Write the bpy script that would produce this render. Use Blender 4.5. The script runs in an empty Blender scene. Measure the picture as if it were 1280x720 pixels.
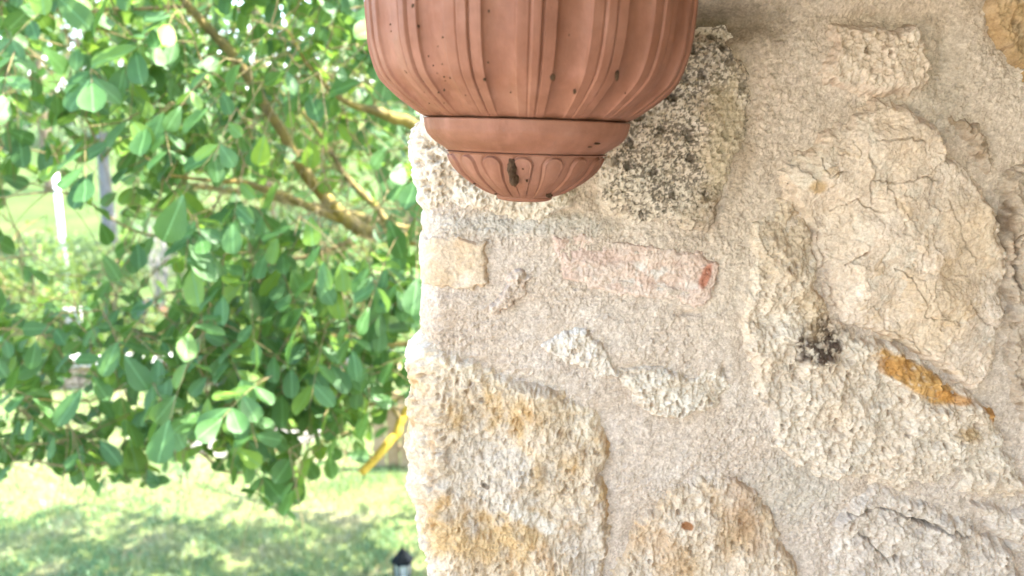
import bpy, math, random
import numpy as np
from mathutils import Vector, Matrix

S = bpy.context.scene
COL = S.collection
random.seed(4)
RNG = np.random.default_rng(4)

# ------------------------------------------------------------------ camera
FX = 1004.0                       # focal length in pixels of the 1280 px wide photograph
PITCH = math.atan(195 / FX)       # horizon at row 165
CAM = np.array([0.0, 0.0, 2.6])
cd = bpy.data.cameras.new("camera")
cam = bpy.data.objects.new("camera", cd)
COL.objects.link(cam)
cam.location = CAM
cam.rotation_euler = (math.pi / 2 - PITCH, 0, 0)
cd.sensor_width = 36
cd.lens = FX / 1280 * 36
cd.clip_start = 0.05
cd.clip_end = 600
cd.dof.use_dof = True
cd.dof.focus_distance = 0.93
cd.dof.aperture_fstop = 4.1
S.camera = cam

# ------------------------------------------------------------------ sky, sun, exposure
SUN_DIR = Vector((0.62, 0.16, 1.05)).normalized()
EL = math.asin(SUN_DIR.z)
AZ = math.atan2(SUN_DIR.x, SUN_DIR.y)
W = bpy.data.worlds.new("World")
S.world = W
W.use_nodes = True
wn = W.node_tree
sky = wn.nodes.new("ShaderNodeTexSky")
sky.sky_type = 'NISHITA'
sky.sun_disc = False
sky.sun_elevation = EL
sky.sun_rotation = AZ
sky.dust_density = 2.0
sky.air_density = 1.0
bg = wn.nodes["Background"]
bg.inputs["Strength"].default_value = 0.12
wn.links.new(sky.outputs[0], bg.inputs["Color"])
sl = bpy.data.lights.new("sun", 'SUN')
sl.energy = 2.4
sl.angle = math.radians(0.55)
sl.color = (1.0, 0.95, 0.87)
so = bpy.data.objects.new("sun", sl)
COL.objects.link(so)
so.rotation_euler = SUN_DIR.to_track_quat('Z', 'Y').to_euler()
so.location = (4, 2, 9)
S.view_settings.view_transform = 'Standard'
S.view_settings.look = 'None'
S.view_settings.exposure = 4.15
S.view_settings.gamma = 1.0
S.cycles.max_bounces = 8
S.cycles.diffuse_bounces = 5
S.cycles.transmission_bounces = 6
S.cycles.transparent_max_bounces = 8


# ------------------------------------------------------------------ helpers
def ray(px, py):
    px = np.asarray(px, float); py = np.asarray(py, float)
    x = (px - 640) / FX
    y = (360 - py) / FX
    c, s = math.cos(PITCH), math.sin(PITCH)
    return x, c + y * s, -s + y * c


def at(px, py, Y):
    """world point seen at photograph pixel (px,py) on the plane y = Y"""
    dx, dy, dz = ray(px, py)
    t = Y / dy
    return np.array([dx * t, Y + 0 * t, CAM[2] + dz * t])


def ground_at(px, py, z=0.0):
    dx, dy, dz = ray(px, py)
    t = (z - CAM[2]) / dz
    return np.array([dx * t, dy * t, z + 0 * t])


def project(p):
    """world points (N,3) -> photograph pixels"""
    q = np.asarray(p) - CAM
    c, s = math.cos(PITCH), math.sin(PITCH)
    d = q[..., 1] * c - q[..., 2] * s
    u = q[..., 1] * s + q[..., 2] * c
    d = np.where(d > 0.01, d, 0.01)
    return 640 + FX * q[..., 0] / d, 360 - FX * u / d, d


def srgb(r, g, b):
    f = lambda v: v / 255 / 12.92 if v / 255 <= .04045 else ((v / 255 + .055) / 1.055) ** 2.4
    return (f(r), f(g), f(b))


def link(o, parent=None):
    COL.objects.link(o)
    if parent is not None:
        o.parent = parent
        o.location = Vector(o.location) - parent.matrix_basis.translation
    return o


def empty(name, loc, label, cat, group=None):
    o = bpy.data.objects.new(name, None)
    o.empty_display_size = 0.1
    o.location = loc
    COL.objects.link(o)
    tag(o, label, cat, group)
    return o


def tag(o, label=None, cat=None, group=None, kind=None):
    if label: o["label"] = label
    if cat: o["category"] = cat
    if group: o["group"] = group
    if kind: o["kind"] = kind
    return o


def mesh(name, V, F, mat=None, parent=None, smooth=True, color=None, uv=None):
    """V (N,3) world coordinates, F list/array of faces; parented without moving"""
    V = np.asarray(V, np.float32)
    me = bpy.data.meshes.new(name)
    if isinstance(F, np.ndarray):
        k = F.shape[1]
        me.vertices.add(len(V)); me.vertices.foreach_set("co", V.ravel())
        me.loops.add(F.size); me.loops.foreach_set("vertex_index", F.ravel().astype(np.int32))
        me.polygons.add(len(F))
        me.polygons.foreach_set("loop_start", np.arange(0, F.size, k, dtype=np.int32))
        me.update(calc_edges=True)
        me.validate()
    else:
        me.from_pydata([tuple(map(float, v)) for v in V], [], F)
        me.update()
    if smooth:
        me.polygons.foreach_set("use_smooth", np.ones(len(me.polygons), bool))
    if color is not None:
        a = me.color_attributes.new("tint", 'FLOAT_COLOR', 'POINT')
        c = np.ones((len(V), 4), np.float32); c[:, :3] = color
        a.data.foreach_set("color", c.ravel())
    if uv is not None:
        l = me.uv_layers.new(name="UVMap")
        vi = np.zeros(len(me.loops), np.int32); me.loops.foreach_get("vertex_index", vi)
        l.data.foreach_set("uv", np.asarray(uv, np.float32)[vi].ravel())
    if mat: me.materials.append(mat)
    o = bpy.data.objects.new(name, me)
    return link(o, parent)


class MB:
    """collects simple shapes into one mesh"""
    def __init__(s): s.v = []; s.f = []
    def add(s, V, F):
        b = len(s.v)
        s.v += [tuple(map(float, v)) for v in V]
        s.f += [tuple(int(i) + b for i in f) for f in F]
        return s
    def box(s, c, d, rz=0.0, jit=0.0, bev=0.0):
        hx, hy, hz = d[0] / 2, d[1] / 2, d[2] / 2
        cr, sr = math.cos(rz), math.sin(rz)
        if bev <= 0:
            pts = [(x, y, z) for z in (-hz, hz) for x, y in ((-hx, -hy), (hx, -hy), (hx, hy), (-hx, hy))]
            F = [(3, 2, 1, 0), (4, 5, 6, 7), (0, 1, 5, 4), (1, 2, 6, 5), (2, 3, 7, 6), (3, 0, 4, 7)]
        else:
            pts = []
            for z, k in ((-hz, bev), (-hz + bev, 0), (hz - bev, 0), (hz, bev)):
                pts += [(x, y, z) for x, y in ((-hx + k, -hy + k), (hx - k, -hy + k), (hx - k, hy - k), (-hx + k, hy - k))]
            F = [(3, 2, 1, 0), (12, 13, 14, 15)]
            for r in range(3):
                for k in range(4):
                    a = r * 4 + k; b2 = r * 4 + (k + 1) % 4
                    F.append((a, b2, b2 + 4, a + 4))
        out = []
        for x, y, z in pts:
            x += random.uniform(-jit, jit); y += random.uniform(-jit, jit); z += random.uniform(-jit, jit)
            out.append((c[0] + x * cr - y * sr, c[1] + x * sr + y * cr, c[2] + z))
        return s.add(out, F)
    def tube(s, P, R, n=8, cap=True):
        V, F = tube_geo(np.asarray(P, float), R, n, cap)
        return s.add(V, F)
    def build(s, name, mat, parent=None, smooth=False):
        return mesh(name, np.array(s.v), s.f, mat, parent, smooth)


def tube_geo(P, R, n=8, cap=True):
    P = np.asarray(P, float)
    R = np.broadcast_to(np.asarray(R, float), (len(P),))
    T = np.gradient(P, axis=0)
    T /= np.linalg.norm(T, axis=1)[:, None] + 1e-9
    ref = np.array([0.31, 0.87, 0.38])
    V = []
    for i in range(len(P)):
        a = np.cross(T[i], ref); a /= np.linalg.norm(a) + 1e-9
        b = np.cross(T[i], a)
        for k in range(n):
            an = 2 * math.pi * k / n
            V.append(P[i] + R[i] * (math.cos(an) * a + math.sin(an) * b))
    F = []
    for i in range(len(P) - 1):
        for k in range(n):
            F.append((i * n + k, i * n + (k + 1) % n, (i + 1) * n + (k + 1) % n, (i + 1) * n + k))
    if cap:
        F.append(tuple(range(n - 1, -1, -1)))
        F.append(tuple((len(P) - 1) * n + k for k in range(n)))
    return V, F


def catmull(P, m=6):
    P = np.asarray(P, float)
    Q = np.vstack([2 * P[0] - P[1], P, 2 * P[-1] - P[-2]])
    out = []
    for i in range(1, len(Q) - 2):
        for t in np.linspace(0, 1, m, endpoint=False):
            a, b, c, d = Q[i - 1], Q[i], Q[i + 1], Q[i + 2]
            out.append(.5 * ((2 * b) + (c - a) * t + (2 * a - 5 * b + 4 * c - d) * t * t + (3 * b - a - 3 * c + d) * t ** 3))
    out.append(P[-1])
    return np.array(out)


# ---- numpy noise
def _hash(ix, iy, seed):
    h = (ix.astype(np.int64) * 374761393 + iy.astype(np.int64) * 668265263 + seed * 1274126177) & 0xFFFFFFFF
    h = ((h ^ (h >> 13)) * 1274126177) & 0xFFFFFFFF
    h = h ^ (h >> 16)
    return (h & 0xFFFFFF) / float(0xFFFFFF)


def perlin(x, y, seed=0):
    x = np.asarray(x, float); y = np.asarray(y, float)
    ix = np.floor(x); iy = np.floor(y)
    fx = x - ix; fy = y - iy
    ux = fx * fx * fx * (fx * (fx * 6 - 15) + 10); uy = fy * fy * fy * (fy * (fy * 6 - 15) + 10)
    def g(ox, oy):
        a = _hash(ix + ox, iy + oy, seed) * 2 * math.pi
        return np.cos(a) * (fx - ox) + np.sin(a) * (fy - oy)
    return ((g(0, 0) * (1 - ux) + g(1, 0) * ux) * (1 - uy) + (g(0, 1) * (1 - ux) + g(1, 1) * ux) * uy) * 1.5


def fbm(x, y, scale, octv=4, seed=0, gain=.5):
    """scale = feature size in metres; result about -1..1"""
    s = 0; a = 1; n = 0
    for k in range(octv):
        s = s + a * perlin(x / scale + k * 17.3, y / scale - k * 9.1, seed + k * 31)
        n += a; a *= gain; scale = scale * .5
    return s / n * 1.4


def voronoi(x, y, scale, seed=0):
    x = np.asarray(x, float) / scale; y = np.asarray(y, float) / scale
    ix = np.floor(x); iy = np.floor(y)
    f1 = np.full(x.shape, 9.); f2 = np.full(x.shape, 9.); cid = np.zeros(x.shape)
    for ox in (-1, 0, 1):
        for oy in (-1, 0, 1):
            cx = ix + ox; cy = iy + oy
            d = np.hypot(cx + _hash(cx, cy, seed) - x, cy + _hash(cx, cy, seed + 7) - y)
            new = d < f1
            f2 = np.where(new, f1, np.minimum(f2, d))
            cid = np.where(new, _hash(cx, cy, seed + 13), cid)
            f1 = np.where(new, d, f1)
    return f1, f2, cid


def sstep(a, b, x):
    t = np.clip((x - a) / (b - a), 0, 1)
    return t * t * (3 - 2 * t)


def sdf(px, py, poly):
    """signed distance to polygon, positive inside"""
    d = np.full(px.shape, 1e9); ins = np.zeros(px.shape, bool)
    n = len(poly)
    for i in range(n):
        ax, ay = poly[i]; bx, by = poly[(i + 1) % n]
        ex, ey = bx - ax, by - ay
        t = np.clip(((px - ax) * ex + (py - ay) * ey) / (ex * ex + ey * ey + 1e-12), 0, 1)
        d = np.minimum(d, np.hypot(px - ax - t * ex, py - ay - t * ey))
        c = (ay > py) != (by > py)
        ins ^= c & (px < (bx - ax) * (py - ay) / (by - ay + 1e-12) + ax)
    return np.where(ins, d, -d)


# ---- materials
def material(name):
    m = bpy.data.materials.new(name)
    m.use_nodes = True
    nt = m.node_tree
    return m, nt, nt.nodes["Principled BSDF"]


def N(nt, t, **kw):
    n = nt.nodes.new(t)
    for k, v in kw.items():
        if k in n.inputs: n.inputs[k].default_value = v
        else: setattr(n, k, v)
    return n


def ramp(nt, fac, stops):
    r = nt.nodes.new("ShaderNodeValToRGB")
    e = r.color_ramp.elements
    while len(e) < len(stops): e.new(0.5)
    for q, (p, c) in zip(e, stops):
        q.position = p; q.color = (c[0], c[1], c[2], 1)
    nt.links.new(fac, r.inputs[0])
    return r.outputs[0]


def mixc(nt, fac, a, b, mode='MIX'):
    m = nt.nodes.new("ShaderNodeMix"); m.data_type = 'RGBA'; m.blend_type = mode
    for k, s in ((0, fac), (6, a), (7, b)):
        if isinstance(s, bpy.types.NodeSocket): nt.links.new(s, m.inputs[k])
        elif k == 0: m.inputs[0].default_value = s
        else: m.inputs[k].default_value = (s[0], s[1], s[2], 1)
    return m.outputs[2]


def pos(nt):
    return nt.nodes.new("ShaderNodeNewGeometry").outputs["Position"]


def noise(nt, scale, detail=4, rough=.55, vec=None, out="Fac"):
    n = N(nt, "ShaderNodeTexNoise", Scale=scale, Detail=detail, Roughness=rough)
    nt.links.new(vec if vec is not None else pos(nt), n.inputs["Vector"])
    return n.outputs[out]


def bump(nt, bs, h, strength=.5, dist=.002):
    b = N(nt, "ShaderNodeBump", Strength=strength, Distance=dist)
    nt.links.new(h, b.inputs["Height"])
    nt.links.new(b.outputs[0], bs.inputs["Normal"])


def simple(name, c1, c2, scale=20, rough=.7, bstr=.3, bdist=.003, metallic=0):
    m, nt, b = material(name)
    f = noise(nt, scale, 5)
    nt.links.new(ramp(nt, f, [(.3, c1), (.7, c2)]), b.inputs["Base Color"])
    b.inputs["Roughness"].default_value = rough
    if rough > .78: b.inputs["Specular IOR Level"].default_value = .12
    b.inputs["Metallic"].default_value = metallic
    if bstr: bump(nt, b, noise(nt, scale * 4, 4), bstr, bdist)
    return m


def rock_material(name, grain=900, contrast=.28, bstr=.6):
    """albedo from the painted mineral tint, plus sand grain and fine relief from noise"""
    m, nt, b = material(name)
    at_ = N(nt, "ShaderNodeAttribute", attribute_name="tint")
    p = pos(nt)
    g1 = noise(nt, grain, 3, .6, p)
    g2 = noise(nt, grain * .33, 3, .6, p)
    lo, hi = 1 - contrast, 1 + contrast
    k1 = ramp(nt, g1, [(.32, (lo,) * 3), (.68, (1, 1, 1))])
    k2 = ramp(nt, g2, [(.3, (lo, lo * .985, lo * .96)), (.65, (1, 1, 1))])
    c = mixc(nt, 1.0, at_.outputs["Color"], k1, 'MULTIPLY')
    c = mixc(nt, .8, c, k2, 'MULTIPLY')
    nt.links.new(c, b.inputs["Base Color"])
    b.inputs["Roughness"].default_value = .9
    b.inputs["Specular IOR Level"].default_value = .25
    bump(nt, b, g1, bstr, .0026)
    return m


# ================================================================== GROUND AND HOUSE SETTING
def lawn_h(x, y):
    far = np.clip((y - 13) / 60, 0, None)
    return far ** 1.35 * 7.0 + .02 * fbm(x, y, 1.6, 2, 5) * sstep(1.5, 4, y)


def build_ground():
    gx = np.concatenate([np.linspace(-320, -14, 18), np.linspace(-12, 6, 91), np.linspace(8, 320, 18)])
    gy = np.concatenate([np.linspace(-320, -6, 10), np.linspace(-4, 16, 101), np.linspace(17, 60, 30), np.linspace(66, 420, 24)])
    X, Y = np.meshgrid(gx, gy)
    Z = np.where(Y > 60, lawn_h(X, np.minimum(Y, 60)) + (Y - 60) * .05, lawn_h(X, Y))
    V = np.stack([X, Y, Z], -1).reshape(-1, 3)
    nx = len(gx); i = np.arange(len(gy) - 1)[:, None] * nx + np.arange(nx - 1)[None]
    F = np.stack([i, i + 1, i + nx + 1, i + nx], -1).reshape(-1, 4)
    m, nt, b = material("soil_and_turf")
    p = pos(nt)
    c = ramp(nt, noise(nt, 2.2, 6, .6, p), [(.3, (.10, .13, .045)), (.5, (.13, .16, .055)), (.68, (.20, .18, .10))])
    sx = N(nt, "ShaderNodeSeparateXYZ"); nt.links.new(p, sx.inputs[0])
    mr = N(nt, "ShaderNodeMapRange"); nt.links.new(sx.outputs[1], mr.inputs[0]); mr.inputs[1].default_value = 8.2; mr.inputs[2].default_value = 9.6
    mead = ramp(nt, noise(nt, .5, 5, .6, p), [(.3, (.030, .058, .016)), (.5, (.050, .080, .022)), (.7, (.078, .088, .034))])
    c = mixc(nt, mr.outputs[0], c, mead)                    # longer meadow grass past the lawn
    c = mixc(nt, .5, c, ramp(nt, noise(nt, 45, 4, .7, p), [(.3, (.45, .5, .4)), (.7, (1.25, 1.25, 1.1))]), 'MULTIPLY')
    nt.links.new(c, b.inputs["Base Color"]); b.inputs["Roughness"].default_value = .95
    b.inputs["Specular IOR Level"].default_value = .1
    bump(nt, b, noise(nt, 60, 5, .7, p), .8, .03)
    tag(mesh("ground", V, F, m), kind="structure")


build_ground()


def build_grass():
    """blades of the lawn that the picture shows from near"""
    r = np.random.default_rng(9)
    n = 62000
    y = 3.9 + r.random(n) ** 1.25 * 4.6
    x = -0.72 * y * (r.random(n) * 1.15 - .10) - .0
    x = np.where(x > .6, -.3, x)
    dens = fbm(x, y, .5, 3, 77)
    keep = (dens + r.random(n) * 1.4 - .35) > 0
    keep &= ~((((x + 2.3) / .64) ** 2 + ((y - 6.55 - .22 * (x + 2.3)) / .33) ** 2) < 1)
    x, y = x[keep], y[keep]; n = len(x)
    z = lawn_h(x, y)
    h = (.022 + .03 * r.random(n)) * (1 + .5 * np.clip(fbm(x, y, .35, 2, 12), -1, 1))
    w = .0022 + .0022 * r.random(n)
    a = r.random(n) * 2 * math.pi; lean = .2 + .9 * r.random(n)
    la = r.random(n) * 2 * math.pi
    dx, dy = np.cos(a) * w, np.sin(a) * w
    lx, ly = np.cos(la) * lean * h, np.sin(la) * lean * h
    B0 = np.stack([x - dx, y - dy, z - .004], -1); B1 = np.stack([x + dx, y + dy, z - .004], -1)
    M0 = np.stack([x - dx * .8 + lx * .35, y - dy * .8 + ly * .35, z + h * .6], -1)
    M1 = np.stack([x + dx * .8 + lx * .35, y + dy * .8 + ly * .35, z + h * .6], -1)
    T = np.stack([x + lx, y + ly, z + h * (1.1 - .3 * lean)], -1)
    V = np.stack([B0, B1, M1, M0, T], 1).reshape(-1, 3)
    k = np.arange(n)[:, None] * 5
    F = np.concatenate([k + np.array([[0, 1, 2]]), k + np.array([[0, 2, 3]]), k + np.array([[3, 2, 4]])], 0)
    dry = np.clip(fbm(x, y, .45, 3, 21) * .9 + r.random(n) * .5 - .1, 0, 1)[:, None]
    c = np.array([.090, .175, .065]) * (1 - dry) + np.array([.30, .27, .16]) * dry
    c = c * (.75 + .5 * r.random((n, 1)))
    m, nt, b = material("grass_blade")
    A = N(nt, "ShaderNodeAttribute", attribute_name="tint")
    nt.links.new(A.outputs["Color"], b.inputs["Base Color"])
    b.inputs["Roughness"].default_value = .55
    tr = N(nt, "ShaderNodeBsdfTranslucent"); nt.links.new(A.outputs["Color"], tr.inputs["Color"])
    mx = N(nt, "ShaderNodeMixShader"); mx.inputs[0].default_value = .3
    nt.links.new(b.outputs[0], mx.inputs[1]); nt.links.new(tr.outputs[0], mx.inputs[2])
    nt.links.new(mx.outputs[0], nt.nodes["Material Output"].inputs["Surface"])
    tag(mesh("lawn_grass", V, F, m, None, False, np.repeat(c, 5, 0)), "short uneven lawn grass with dry straw coloured patches", "grass", kind="stuff")


build_grass()

PLASTER = simple("pale_plaster", (.40, .33, .26), (.46, .39, .31), 6, .9, .3)
PAVER = simple("terrace_stone", (.44, .37, .30), (.52, .45, .38), 9, .8, .4)
BOARD = simple("ceiling_board", (.20, .13, .08), (.28, .19, .12), 7, .6, .3)


def slab(name, lo, hi, mat):
    c = [(a + b) / 2 for a, b in zip(lo, hi)]; d = [b - a for a, b in zip(lo, hi)]
    return tag(MB().box(c, d, bev=.01).build(name, mat), kind="structure")


# terrace the camera stands on, widened out of view to bounce warm light
slab("terrace", (-4.6, -3.6, -.3), (3.6, 0.985, 1.0), PAVER)
slab("added_eave", (-.42, -1.60, 3.12), (3.2, 0.97, 3.26), BOARD)  # unseen roof edge, added and deepened to keep sky light off the wall
slab("added_side_wall", (1.02, -2.6, 1.004), (1.3, 0.95, 3.115), PLASTER)  # unseen wall added to block sky light from the right

# a pale gravel patch beyond the lawn
def build_path():
    xs = np.linspace(-2.95, -1.65, 40)
    mid = 6.55 + .22 * (xs + 2.3); hw = .34 * np.sqrt(np.clip(1 - ((xs + 2.3) / .66) ** 2, 0, 1)) * (1 + .2 * np.sin(xs * 13)) + .01; y0 = mid - hw; y1 = mid + hw
    V = []; F = []
    for i, x in enumerate(xs):
        for t in (0, .33, .67, 1):
            y = y0[i] * (1 - t) + y1[i] * t
            V.append((x, y, float(lawn_h(np.array(x), np.array(y))) + .006))
    for i in range(len(xs) - 1):
        for k in range(3):
            a = i * 4 + k; F.append((a, a + 4, a + 5, a + 1))
    tag(mesh("gravel_patch", np.array(V), F, simple("pale_gravel", (.12, .11, .09), (.20, .185, .16), 60, .9, .8, .01)), kind="structure")


build_path()

# ================================================================== STONE WALL
Y0 = 1.0          # front face of the wall
XE = -0.118       # outer corner
RC = 0.03         # corner rounding
ULEN = RC * math.pi / 2


def wall_pt(u, z, h):
    a = np.clip(-u / RC, 0, math.pi / 2)
    back = np.clip(-u - ULEN, 0, None)
    cx, cy = XE + RC, Y0 + RC
    x = np.where(u >= 0, cx + u, cx - (RC + h) * np.sin(a))
    y = np.where(u >= 0, Y0 - h, cy - (RC + h) * np.cos(a) + back)
    return np.stack([x, y, z + 0 * u], -1)


def wpx(px, py):
    p = at(px, py, Y0)
    return float(p[0]) - (XE + RC), float(p[2])


def wpoly(pts):
    return [wpx(*p) for p in pts]


PXM = 1.0 / FX * 1.02     # one photograph pixel on the wall, in metres


# kind, polygon in photograph pixels, proud height (m), edge width (m), rough amplitude, style
def C(*a): return np.array(srgb(*a))


ALB = .66   # reflectance for a displayed value of 1


STONES = [
    dict(poly=[(330, 158), (560, 140), (640, 130), (718, 140), (726, 200), (718, 262), (690, 276), (640, 272), (600, 268), (545, 266), (500, 258), (330, 262)],
         h=.010, w=.012, style="porous", c=(C(254, 244, 224), C(240, 224, 198)), label="creamy white porous stone behind the planter tip"),
    dict(poly=[(742, 60), (800, 40), (868, 52), (905, 52), (938, 82), (940, 120), (930, 170), (922, 200), (905, 240), (896, 278), (884, 293), (862, 288), (846, 278), (790, 282), (752, 268), (736, 200)],
         h=.016, w=.014, style="lichen", c=(C(252, 242, 224), C(228, 210, 184)), label="pitted stone peppered with black lichen"),
    dict(poly=[(330, 298), (520, 294), (575, 297), (610, 301), (607, 330), (612, 356), (560, 359), (510, 358), (330, 360)],
         h=.006, w=.006, style="smooth", c=(C(242, 222, 194), C(230, 206, 172)), label="small pale ochre block at the wall corner"),
    dict(poly=[(690, 296), (745, 296), (820, 307), (878, 318), (896, 330), (893, 378), (868, 384), (820, 372), (756, 366), (704, 346)],
         h=.005, w=.006, style="brick", c=(C(246, 226, 206), C(234, 208, 188)), label="pinkish worn brick bedded in the mortar"),
    dict(poly=[(610, 396), (626, 362), (640, 342), (664, 348), (654, 372), (632, 384)],
         h=.007, w=.005, style="rough", c=(C(242, 226, 206), C(226, 206, 184))),
    dict(poly=[(676, 432), (700, 412), (728, 408), (752, 424), (768, 452), (776, 478), (752, 474), (716, 458)],
         h=.008, w=.008, style="crust", c=(C(255, 246, 230), C(240, 226, 204))),
    dict(poly=[(772, 462), (812, 458), (862, 466), (898, 456), (910, 478), (894, 508), (846, 524), (812, 520), (796, 496)],
         h=.008, w=.008, style="rough", c=(C(252, 242, 222), C(236, 220, 194))),
    dict(poly=[(330, 420), (516, 424), (560, 440), (606, 462), (664, 478), (706, 490), (748, 516), (758, 548), (752, 600), (762, 660), (752, 740), (560, 730), (520, 698), (330, 700)],
         h=.016, w=.015, style="ochre", c=(C(240, 222, 194), C(228, 204, 166)), label="large honey coloured rough corner stone"),
    dict(poly=[(762, 740), (778, 690), (800, 650), (838, 612), (872, 590), (912, 588), (940, 612), (966, 656), (986, 700), (1000, 745)],
         h=.012, w=.014, style="ochre2", c=(C(240, 224, 200), C(228, 204, 168))),
    dict(poly=[(1036, 34), (1060, 28), (1100, 33), (1136, 32), (1156, 52), (1162, 86), (1156, 116), (1128, 120), (1096, 124), (1056, 116), (1030, 110), (1020, 92), (1030, 66)],
         h=.017, w=.012, style="rough", c=(C(252, 236, 214), C(238, 216, 190)), label="knobbly beige stone above the big cracked one"),
    dict(poly=[(1104, 126), (1132, 134), (1164, 160), (1178, 176), (1186, 200), (1214, 222), (1240, 262), (1254, 320), (1252, 400), (1236, 462), (1214, 484), (1184, 464), (1134, 430), (1072, 404), (1048, 396), (1024, 340), (1016, 290), (994, 262), (972, 214), (1020, 176), (1070, 138)],
         h=.021, w=.013, style="flake", c=(C(250, 232, 210), C(238, 217, 190)), label="big beige stone with a flaking cracked face"),
    dict(poly=[(940, 280), (985, 240), (1020, 296), (1026, 350), (1042, 400), (1062, 410), (1128, 438), (1178, 474), (1214, 494), (1240, 508), (1262, 560), (1290, 620), (1236, 626), (1178, 606), (1126, 612), (1068, 600), (1012, 590), (970, 560), (946, 500), (930, 440), (924, 350)],
         h=.017, w=.018, style="white", c=(C(247, 234, 212), C(238, 218, 190)), label="rough whitish stone with a black hollow and rust patch"),
    dict(poly=[(1256, 226), (1300, 200), (1420, 230), (1420, 520), (1330, 560), (1278, 520), (1258, 460), (1262, 380), (1258, 300)],
         h=.019, w=.010, style="white", c=(C(222, 206, 184), C(204, 184, 158))),
    dict(poly=[(1228, -60), (1420, -60), (1420, 140), (1330, 150), (1282, 98), (1252, 62), (1234, 20)],
         h=.014, w=.012, style="ochre2", c=(C(216, 198, 168), C(196, 164, 116)), label="ochre stone at the top right"),
    dict(poly=[(1186, 148), (1206, 142), (1232, 168), (1244, 204), (1236, 222), (1216, 196)],
         h=.010, w=.010, style="rough", c=(C(218, 202, 180), C(204, 184, 158))),
    dict(poly=[(1030, 740), (1040, 672), (1060, 628), (1100, 612), (1160, 626), (1210, 650), (1262, 690), (1290, 750), (1200, 800), (1080, 800)],
         h=.012, w=.014, style="grey", c=(C(244, 231, 212), C(230, 213, 190)), label="greyish rough stone at the bottom right"),
    dict(poly=[(1208, 628), (1262, 636), (1330, 640), (1420, 660), (1420, 780), (1320, 776), (1284, 700), (1240, 660)],
         h=.010, w=.012, style="grey", c=(C(244, 229, 208), C(230, 212, 188))),
]
# further stones of the same wall just outside the picture
for pl, st in ([(330, -120), (520, -130), (640, -110), (650, 20), (600, 96), (330, 110)], "rough"), \
              ([(680, -140), (860, -150), (960, -120), (950, -30), (820, -8), (690, -20)], "smooth"), \
              ([(990, -160), (1190, -150), (1200, -60), (1100, -28), (1000, -50)], "ochre2"), \
              ([(330, 790), (520, 770), (700, 790), (720, 920), (560, 980), (330, 960)], "rough"), \
              ([(770, 800), (960, 780), (1010, 860), (960, 1000), (780, 990)], "ochre"), \
              ([(1060, 850), (1250, 830), (1330, 900), (1260, 1020), (1080, 1000)], "grey"), \
              ([(1360, 820), (1560, 800), (1600, 960), (1400, 1010)], "white"), \
              ([(1460, 560), (1640, 520), (1690, 700), (1500, 760)], "ochre2"), \
              ([(1460, 210), (1660, 180), (1700, 420), (1560, 480), (1450, 400)], "rough"), \
              ([(1460, -80), (1640, -110), (1700, 100), (1500, 140)], "smooth"), \
              ([(330, 1020), (600, 1000), (640, 1180), (330, 1190)], "ochre"), \
              ([(680, 1040), (930, 1030), (950, 1200), (700, 1220)], "white"), \
              ([(1000, 1060), (1300, 1050), (1310, 1230), (1030, 1240)], "rough"):
    STONES.append(dict(poly=pl, h=.014, w=.014, style=st, c=(C(224, 208, 184), C(206, 182, 148)), coarse=True))

for s in STONES:
    s["h"] *= .90 if s["style"] not in ("flake", "ochre", "rough") else 1.05
    s["w"] *= 1.1
    s["wp"] = wpoly(s["poly"])
    a = np.array(s["wp"]); s["lo"] = a.min(0); s["hi"] = a.max(0)


def stone_mask_near(u, z, pad=.03):
    for s in STONES:
        m = (u > s["lo"][0] - pad) & (u < s["hi"][0] + pad) & (z > s["lo"][1] - pad) & (z < s["hi"][1] + pad)
        if m.any():
            yield s, m


def worm(u, z, sc=.0062, seed=70):
    """thin wandering furrows between grains, 0..1"""
    w1 = .0025 * perlin(u / .02, z / .02, seed + 3)
    a = np.abs(perlin((u + w1) / sc, (z - w1) / (sc * 1.15), seed))
    b = np.abs(perlin((u - w1) / (sc * 1.5), z / (sc * 1.5), seed + 9))
    return np.maximum(sstep(.20, .02, a), .8 * sstep(.13, .02, b)) * (.55 + .45 * sstep(-.4, .4, perlin(u / .013, z / .013, seed + 5)))


def mortar_height(u, z, grain=True):
    h = .0055 * fbm(u, z, .13, 3, 3) + .0022 * fbm(u, z, .03, 3, 8)
    for s, m in stone_mask_near(u, z):          # the joint is raked a little along each stone
        d = -sdf(u[m], z[m], s["wp"])
        depth = .0035 if s["h"] < .009 else .0065
        dd = d + .004 * fbm(u[m], z[m], .02, 2, 14)
        h[m] -= .9 * depth * np.exp(-(np.clip(dd, 0, None) / .011) ** 2) * sstep(-.02, 0, dd) * (0.55 + .6 * fbm(u[m], z[m], .09, 2, 61))
    # hollow by lichen stone, deepened for contact shade, and dimples where the trowel dragged
    ux, zx = wpx(892, 26)
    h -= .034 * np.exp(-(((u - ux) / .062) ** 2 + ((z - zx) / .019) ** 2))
    for (px, py, rx, rz, dp) in ((905, 468, .004, .014, .011), (755, 565, .010, .035, .007), (925, 110, .012, .06, .006), (1182, 74, .012, .045, .011), (1100, 20, .060, .009, .010),
                                 (960, 640, .012, .05, .006), (862, 392, .016, .004, .006), (895, 350, .004, .020, .006), (648, 380, .01, .01, .004)):
        ux, zx = wpx(px, py)
        h -= dp * np.exp(-(((u - ux) / rx) ** 2 + ((z - zx) / rz) ** 2))
    if grain:
        am = .45 + .75 * sstep(-.35, .45, fbm(u, z, .11, 3, 88))
        h -= .0010 * worm(u, z) * am
        h += am * (.0010 * fbm(u, z, .0085, 2, 40) + .0018 * np.abs(perlin(u / .0045, z / .0048, 41)) - .0015 * sstep(.25, .6, perlin(u / .0055, z / .0055, 45)) + .0014 * sstep(.35, .6, perlin(u / .0085, z / .0085, 47)))
    return h


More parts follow.
